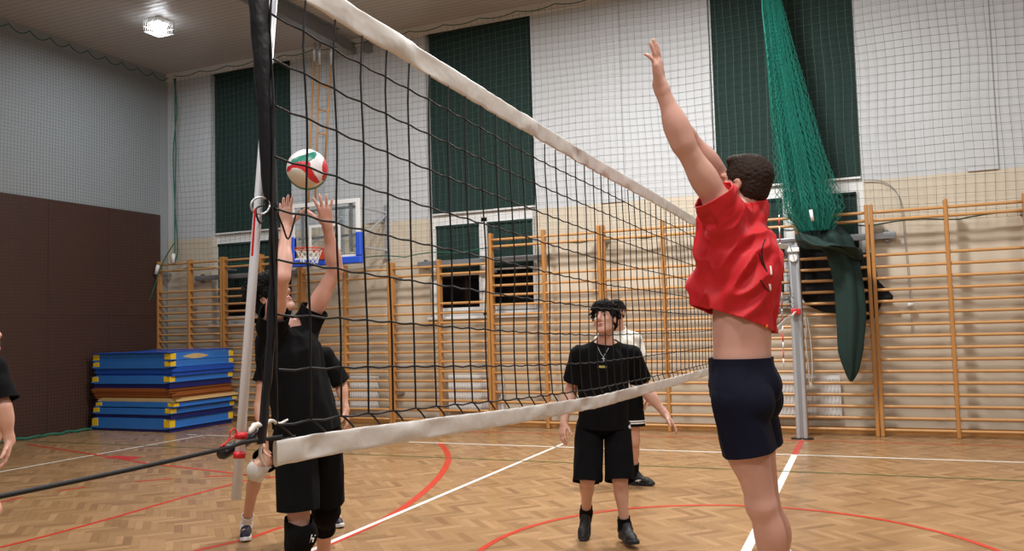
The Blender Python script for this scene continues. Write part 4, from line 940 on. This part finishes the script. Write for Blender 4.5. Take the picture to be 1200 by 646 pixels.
# ---- the player in red, jumping on the camera's side of the net
d0 = 3.4; a = radians(28); fwd = -RH*cos(a)+FH*sin(a); rgt = np.cross(fwd, UP)
pel = P(870, 452, d0); nk = P(868, 256, 3.42)
J = dict(pel=pel, neck=nk, shL=P(845, 243, 3.27), elL=P(801, 169, 3.20), wrL=P(774, 101, 3.18), shR=P(876, 247, 3.58), elR=P(838, 203, 3.52), wrR=P(805, 154, 3.42),
         hipL=pel-rgt*.092-UP*.05, hipR=pel+rgt*.092-UP*.05, knL=P(893, 592, 3.30), anL=P(911, 706, 3.36), knR=P(897, 588, 3.50), anR=P(925, 690, 3.62), toL=nrm(fwd*.5-UP*.86), toR=nrm(fwd*.5-UP*.86),
         head=P(872, 217, 3.43), hfw=nrm(-RH*.72+FH*.66+UP*.22), hup=UP-RH*.02, )
red = Fig(J, 1.0); red.hs = 1.0
R = person(red, [dict(W=red.wrL, tip=P(767, 52, 3.15), palm=-RH*.9+FH*.5, thumb_side=FH*.9+RH*.2, curl=.10, spread=.10, curls=(.06, .04, .10, .42), s=1.05, thumb_open=.5),
                 dict(W=red.wrR, tip=P(785, 112, 3.40), palm=-RH, thumb_side=-FH, curl=.5, spread=.08, s=.95)],
           'jumping player in a red jersey and navy shorts with one arm stretched up', skin('fair', (207, 158, 141)), thick=1.06, legs=1.06)
F, cuts = red.shirt(P(861, 372, 3.42), .065, .10, rc=(.180, .138), rh=(.170, .135), rs=.076)
# the jersey billows in front of the chest and rides up
F.cone(P(838, 262, 3.4), P(832, 335, 3.42), .06, .075, .05).cone(P(832, 335, 3.42), P(828, 352, 3.42), .07, .05, .04)
F.cone(P(886, 300, 3.45), P(880, 390, 3.45), .08, .075, .05)
cuts[0] = (P(856, 373, 3.42), -UP*.90-RH*.32, cuts[0][2])
jr = cloth_mesh(F, .0065, 'jersey', MT['redc'], cuts, R, .018, V3(*(UP*.8+RH*.6)), 2.0, 2, .005, 12)
F, cuts = red.shorts(.115, .215, .215, .104, .106, (.150, .132)); shr = cloth_mesh(F, .0065, 'shorts', MT['navyc'], cuts, R, .006, UP, 5.0, 3, .005, 10)
strokes('back_print', jr, [((897, 280), (893, 292), (894, 305), (899, 318)), ((890, 297), (893, 308), (899, 318)), ((891, 328), (896, 336), (901, 341))], .0025, MT['klogo'], R)
strokes('back_lettering', jr, [((899, 222), (896, 226), (899, 230), (902, 227)), ((896, 385), (899, 382), (898, 390)), ((894, 392), (898, 394), (901, 388))], .004, MT['ologo'], R)
strokes('back_badge', jr, [((903, 312), (904, 322)), ((902, 333), (903, 340))], .004, MT['logo'], R)
red.hair('short', MT['hairn'], R, seed=3)
for an, kn, td in ((red.anL, red.knL, red.toL), (red.anR, red.knR, red.toR)):
    q = kn*.40+an*.60; tube_part('sock', q, an+nrm(an-kn)*.03, .050, .043, MT['sock'], R); shoe(R, an+nrm(an-kn)*.01, td, -nrm(an-kn), 1.0, MT['shoeb'], MT['solew'])
tube_part('waistband', pel+UP*.095, pel+UP*.122, .1, .1, MT['sock'], R) if False else None

# ---- the setter under the ball
d0 = 4.6; b = radians(38); fwd = RH*cos(b)-FH*sin(b); rgt = np.cross(fwd, UP)
pel = P(362, 502, d0)
J = dict(pel=pel, neck=P(333, 388, d0), shR=P(319, 384, 4.42), elR=P(330, 324, 4.20), wrR=P(336, 266, 4.32), shL=P(360, 380, 4.76), elL=P(393, 316, 4.72), wrL=P(383, 262, 4.62),
         hipR=pel+rgt*.092-UP*.04, hipL=pel-rgt*.092-UP*.04, knR=P(351, 626, 4.46), anR=P(344, 712, 4.60), knL=P(380, 598, 4.80), anL=P(379, 668, 5.05), toR=nrm(fwd-UP*.2), toL=nrm(fwd-UP*.5),
         head=P(318, 349, 4.58), hfw=nrm(RH*.80+UP*.52-FH*.28), hup=nrm(UP*.8-RH*.45))
se = Fig(J, 1.0); se.hs = 1.0
S_ = person(se, [dict(W=se.wrR, tip=P(333, 222, 4.34), palm=UP*.2+RH*.2+FH*.5, thumb_side=RH, curl=.12, spread=.13, s=1.0, thumb_open=1.3),
                 dict(W=se.wrL, tip=P(377, 222, 4.56), palm=FH*.6-RH*.2, thumb_side=-RH, curl=.08, spread=.24, s=1.0, thumb_open=1.1)],
            'player in black setting the ball with both hands, black knee pads on', skin('fair', (207, 158, 141)), thick=1.0)
F, cuts = se.shirt(P(364, 508, d0), .10, .11, rc=(.195, .150), rh=(.190, .155), rs=.082)
F.cone(P(316, 400, 4.55), P(314, 430, 4.55), .07, .05, .05)
sh_s = cloth_mesh(F, .0065, 'jersey', MT['blackc'], cuts, S_, .009, UP*.9+RH*.2, 1.0, 3, .005, 10)
F, cuts = se.shorts(.115, .425, .385, .106, .116, (.165, .135)); cloth_mesh(F, .0065, 'shorts', MT['blackc'], cuts, S_, .006, UP, 5.0, 3, .005, 10)
se.hair('back', MT['hairb'], S_, seed=5); face_parts(S_, se.L, se.A2, 1.0, 1, MT['hairb'])
for hp, kn, an, td in ((se.hipR, se.knR, se.anR, se.toR), (se.hipL, se.knL, se.anL, se.toL)):
    dt, dc = nrm(kn-hp), nrm(an-kn); fr = nrm(td-dc*(td@dc)); pad = tube_part('knee_pad', kn-dt*.085, kn+dc*.17, .074, .066, MT['blackc'], S_, bulge=(kn+fr*.03, V3(.082, .062, .105), (np.cross(fr, dc), fr, dc)), folds=.003)
    if kn is se.knR:
        c = rayhit(pad, 365, 632, P(365, 632, 4.4)); ux, uy = CR, CU
        decal('pad_mark', [[(-.018, -.02), (-.010, -.02), (.006, .024), (-.002, .024)], [(.002, -.016), (.009, -.016), (.016, .006), (.010, .006)], [(-.006, -.002), (-.004, .005), (.012, .008), (.011, .001)], [(.016, .016), (.020, .016), (.023, .023), (.019, .023)]], c, ux, uy, -CF, MT['logo'], S_)
    shoe(S_, an+dc*.01, td, -dc, 1.0, MT['shoeb'], MT['solew'])
c = rayhit(sh_s, 351, 376, P(351, 376, 4.5))
decal('shirt_mark', [[(-.028, .020), (-.016, .022), (.0, .006), (.022, -.016), (.004, -.012), (-.012, .004)], [(0, .022), (.006, .014), (.02, -.004), (.012, .012)]], c, CR, CU, -CF, MT['logo'], S_)

# ---- the player crouching behind the setter
fwd = nrm(-FH+RH*.15); rgt = np.cross(fwd, UP); aR = onZ(287, 632, .0); aL = onZ(389, 617, .0); pel = P(348, 512, 6.55)
J = dict(pel=pel, neck=P(345, 418, 6.38), shR=P(313, 425, 6.38), shL=P(381, 418, 6.45), elR=P(304, 476, 6.30), wrR=P(310, 512, 6.12), elL=P(399, 448, 6.5), wrL=P(405, 480, 6.42), hipR=pel-RH*.10-UP*.04, hipL=pel+RH*.10-UP*.04,
         knR=P(300, 550, 6.22), anR=aR+V3(0, 0, .10)-fwd*.07, knL=P(378, 548, 6.42), anL=aL+V3(0, 0, .10)-fwd*.07, toR=nrm(fwd+RH*.12), toL=nrm(fwd+RH*.55), head=P(338, 396, 6.28), hfw=nrm(fwd+UP*.3), hup=nrm(UP-fwd*.3))
bh = Fig(J, .98); bh.hs = .98
B_ = person(bh, [dict(W=bh.wrR, tip=P(312, 540, 6.06), palm=RH-FH*.2, thumb_side=-FH+RH*.4, curl=.35, spread=.10), dict(W=bh.wrL, tip=P(409, 505, 6.38), palm=-RH, thumb_side=-FH, curl=.3, spread=.10)],
            'crouching player in black with a white knee pad behind the setter', skin('tan', (198, 150, 126)), h=.006)
F, cuts = bh.shirt(P(348, 500, 6.5), .24, .15, rs=.084, rh=(.185, .145)); cloth_mesh(F, .008, 'jersey', MT['blackc'], cuts, B_, .008, UP, 4, 2, .005, 10)
F, cuts = bh.shorts(.09, .27, .27); cloth_mesh(F, .008, 'shorts', MT['blackc'], cuts, B_, .005, UP, 6, 2, .005, 10)
bh.hair('short', MT['hairb'], B_, h=.006, seed=8)
for hp, kn, an, td, m in ((bh.hipR, bh.knR, bh.anR, bh.toR, 'pads'), (bh.hipL, bh.knL, bh.anL, bh.toL, 'pads')):
    dt, dc = nrm(kn-hp), nrm(an-kn); fr = nrm(td-dc*(td@dc)); tube_part('knee_pad', kn-dt*.08, kn+dc*.11, .068, .058, MT[m], B_, h=.007, bulge=(kn+fr*.03, V3(.06, .05, .085), (np.cross(fr, dc), fr, dc)), folds=.003)
    tube_part('sock', an-dc*.11, an+dc*.03, .042, .043, MT['sock'], B_); shoe(B_, an, td, UP, .98, MT['shoen'], MT['solew'])

# ---- the player in black looking up, centre
fwd = nrm(-FH-RH*.10); rgt = np.cross(fwd, UP); aR = onZ(687, 628, .0); aL = onZ(737, 641, .0); pel = P(707, 495, 6.15)
J = dict(pel=pel, neck=P(709, 405, 6.12), shR=P(679, 417, 6.12), shL=P(740, 417, 6.14), elR=P(669, 458, 6.20), wrR=P(661, 496, 6.10), elL=P(756, 457, 6.24), wrL=P(780, 486, 6.16), hipR=pel-RH*.106-UP*.05, hipL=pel+RH*.106-UP*.05,
         knR=P(688.5, 560, 6.02), anR=P(687, 600, 6.26), knL=P(726.5, 561, 6.0), anL=P(732, 615, 6.06), toR=nrm(fwd*.80-UP*.62-RH*.15), toL=nrm(fwd+RH*.35), head=P(709, 375, 6.08), hfw=nrm(fwd*.9-RH*.42+UP*.34), hup=nrm(UP-fwd*.30))
g = Fig(J, 1.0); g.hs = 1.0
G_ = person(g, [dict(W=g.wrR, tip=P(657, 524, 6.02), palm=RH*.8+FH*.5, thumb_side=-FH+RH*.3, curl=.42, spread=.08), dict(W=g.wrL, tip=P(797, 508, 6.10), palm=-UP*.4-RH*.6, thumb_side=-FH-RH*.4, curl=.25, spread=.14)],
            'dark-haired player in a black T-shirt and neck chain looking up at the ball', skin('fairb', (208, 160, 140)), h=.005)
F, cuts = g.shirt(P(707, 500, 6.13), .21, .20, rc=(.170, .128), rh=(.180, .140), rs=.084); sh_g = cloth_mesh(F, .0065, 't_shirt', MT['blackc'], cuts, G_, .008, UP, 7, 3, .005, 10)
F, cuts = g.shorts(.10, .385, .385, .100, .109, (.172, .13)); so_g = cloth_mesh(F, .0065, 'shorts', MT['blackc'], cuts, G_, .006, UP, 9, 3, .005, 10)
g.hair('curly', MT['hairb'], G_, seed=11); face_parts(G_, g.L, g.A2, 1.0, 1, MT['hairb'])
for an, kn, td, upv in ((g.anR, g.knR, g.toR, nrm(UP+fwd*.9)), (g.anL, g.knL, g.toL, UP)):
    dc = nrm(an-kn); tube_part('sock', an-dc*.06, an+dc*.03, .041, .044, MT['blackc'], G_); shoe(G_, an, td, upv, 1.06, MT['shoeb'], MT['soleb'], collar=.02)
ch = [P(699, 404, 6.02), P(701, 411, 5.99), P(704, 418, 5.97), P(707, 422.5, 5.965), P(710, 418, 5.97), P(713, 411, 5.99), P(716, 404, 6.02)]
ch2 = [rayhit(sh_g, a_, b_, P(a_, b_, 6.02)) for a_, b_ in ((700, 405), (701.5, 409), (703.5, 413.5), (705.5, 416.5), (707, 418), (709, 415.5), (711, 412), (713, 408), (714.5, 404.5))]
for p in spline(ch, 26): pass
nkc = MB().tube(ch2, .0016, 6).tube([rayhit(sh_g, 707, 418, P(707, 418, 6)), rayhit(sh_g, 707.5, 423.5, P(707.5, 423.5, 6))], .0032, 6).tube([rayhit(sh_g, 705.4, 420.3, P(705, 420, 6)), rayhit(sh_g, 709, 420.6, P(709, 420, 6))], .0028, 6); nkc.build('neck_chain', MT['silver'], G_)
c = rayhit(sh_g, 706, 430, P(706, 430, 6))
glyph = []
x = -.034
for i, wd2 in enumerate((.010, .012, .010, .012, .010)): glyph.append([(x, -.008+.002*(i % 2)), (x+wd2-.003, -.008), (x+wd2-.003, .007+.002*(i % 2)), (x, .008)]); x += wd2
decal('shirt_print', glyph, c, CR, CU, -CF, MT['ylogo'], G_); decal('shirt_print_end', [[(.025, -.009), (.034, -.007), (.034, .005), (.025, .006)]], c, CR, CU, -CF, MT['logo'], G_)
c = rayhit(so_g, 737, 500, P(737, 500, 6)); decal('shorts_mark', [[(-.018, -.016), (-.008, -.016), (-.006, -.006), (-.012, -.004)], [(-.005, -.016), (.004, -.016), (.004, .010), (-.002, .006)], [(.006, -.016), (.016, -.016), (.010, .012), (.006, .018)]], c, CR, CU, -CF, MT['logo'], G_)

# ---- the player in white behind him
fwd = nrm(-FH-RH*.25); aL = onZ(748, 569, .0); aR = onZ(731, 566, .0); pel = P(730, 463, 8.2)
J = dict(pel=pel, neck=P(724, 389, 8.2), shR=P(705, 399, 8.2), shL=P(743, 398, 8.2), elR=P(697, 425, 8.22), wrR=P(700, 452, 8.1), elL=P(752, 428, 8.2), wrL=P(757, 462, 8.12), hipR=pel-RH*.09-UP*.05, hipL=pel+RH*.09-UP*.05,
         knR=P(729, 518, 8.2), anR=aR+V3(0, 0, .10), knL=P(743, 517, 8.15), anL=aL+V3(0, 0, .105)-FH*-.04-RH*.03, toR=nrm(fwd), toL=nrm(-FH*.5+RH*.9), head=P(722, 366, 8.16), hfw=nrm(fwd*.9-RH*.25+UP*.1), hup=UP)
w_ = Fig(J, 1.0); w_.hs = 1.0
W_ = person(w_, [dict(W=w_.wrR, tip=P(701, 480, 8.05), palm=RH, thumb_side=-FH, curl=.3, spread=.08), dict(W=w_.wrL, tip=P(758, 488, 8.06), palm=-RH, thumb_side=-FH, curl=.3, spread=.08)],
            'player in a white T-shirt and black shorts standing behind the player looking up', skin('tan', (198, 150, 126)), h=.0065)
F, cuts = w_.shirt(P(729, 455, 8.2), .19, .19, rh=(.195, .145), rs=.088); cloth_mesh(F, .008, 't_shirt', MT['whitec'], cuts, W_, .008, UP, 17, 2, .005, 10)
F, cuts = w_.shorts(.10, .26, .26, .104, .115); cloth_mesh(F, .008, 'shorts', MT['blackc'], cuts, W_, .005, UP, 12, 2, .005, 10)
dt = nrm(w_.knL-w_.hipL)
for z in (.225, .205): q = w_.hipL+dt*z; tube_part('shorts_stripe', q-dt*.006, q+dt*.006, .121, .122, MT['logo'], W_, h=.004, folds=0)
w_.hair('short', MT['hairb'], W_, h=.006, seed=21)
for an, kn, td in ((w_.anR, w_.knR, w_.toR), (w_.anL, w_.knL, w_.toL)):
    dc = nrm(an-kn); tube_part('sock', an-dc*.12, an+dc*.03, .042, .044, MT['blackc'], W_); shoe(W_, an, td, UP, 1.05, MT['shoeb'], MT['soleb'], mark=MT['logo'], collar=.02)

# ---- the player cut by the left edge of the frame
fwd = nrm(RH-FH*.15); rgt = np.cross(fwd, UP); pel = P(-75, 520, 4.85)
J = dict(pel=pel, neck=P(-32, 422, 4.8), shR=P(-10, 432, 4.66), shL=P(-22, 430, 4.96), elR=P(3, 476, 4.62), wrR=P(11, 516, 4.66), elL=P(-10, 480, 5.1), wrL=P(0, 500, 5.2), hipR=pel+rgt*.09-UP*.04, hipL=pel-rgt*.09-UP*.04,
         knR=P(-13, 596, 4.75), anR=P(-40, 690, 4.80), knL=P(-20, 590, 5.05), anL=P(-48, 676, 5.05), toR=fwd, toL=fwd, head=P(-21, 392, 4.8), hfw=nrm(fwd+UP*.15), hup=nrm(UP-fwd*.15))
ed = Fig(J, 1.0); ed.hs = 1.0
for kk_ in ('anR', 'anL'): getattr(ed, kk_)[2] = .105
E_ = person(ed, [dict(W=ed.wrR, tip=P(4, 560, 4.62), palm=-FH*.4-RH*.6, thumb_side=RH-FH*.3, curl=.35, spread=.10), dict(W=ed.wrL, tip=P(-6, 525, 5.2), palm=-RH*.6, thumb_side=RH, curl=.35, spread=.08)],
            'player in black at the edge, only an arm and sleeve in view', skin('fairb', (208, 160, 140)), h=.006)
F, cuts = ed.shirt(P(-72, 505, 4.84), .20, .20, rs=.088); cloth_mesh(F, .008, 'jersey', MT['blackc'], cuts, E_, .008, UP, 14, 2, .005, 10)
F, cuts = ed.shorts(.10, .32, .32); cloth_mesh(F, .008, 'shorts', MT['blackc'], cuts, E_, .005, UP, 15, 2, .005, 10)
ed.hair('short', MT['hairb'], E_, h=.006, seed=31)
for an, kn, td in ((ed.anR, ed.knR, ed.toR), (ed.anL, ed.knL, ed.toL)):
    dc = nrm(an-kn); tube_part('sock', an-dc*.12, an+dc*.03, .042, .044, MT['sock'], E_); shoe(E_, an, td, UP, 1.0, MT['shoeb'], MT['solew'])
# ---------------------------------------------------------------- light
def area(x, y, z, size, power, col=(1, .985, .97)):
    l = bpy.data.lights.new('hall_and_fill_light', 'AREA'); l.shape = 'SQUARE'; l.size = size; l.energy = power; l.color = col
    o = bpy.data.objects.new('hall_and_fill_light', l); COL.objects.link(o); o.location = (x, y, z)
area(-9.74, 4.3, 6.62, .35, 50, (.88, .94, 1.0))
for x, y, p in ((-4.6, 2.2, 240), (-.8, 2.6, 400), (4.5, 2.0, 110), (-5.0, -4.0, 110), (.8, -4.2, 190), (5.5, -4.0, 110), (-.5, -8.6, 230)):  # out-of-view ceiling lamps; the last is an added fill for camera-facing surfaces
    area(x, y, 6.72, .7, p)
wd_ = bpy.data.worlds.new('world'); scn.world = wd_; wd_.use_nodes = True
wd_.node_tree.nodes['Background'].inputs[0].default_value = (.05, .055, .06, 1); wd_.node_tree.nodes['Background'].inputs[1].default_value = .2
vs = scn.view_settings; vs.view_transform = 'Standard'; vs.look = 'None'; vs.gamma = 1; vs.use_curve_mapping = False; vs.exposure = 0.34
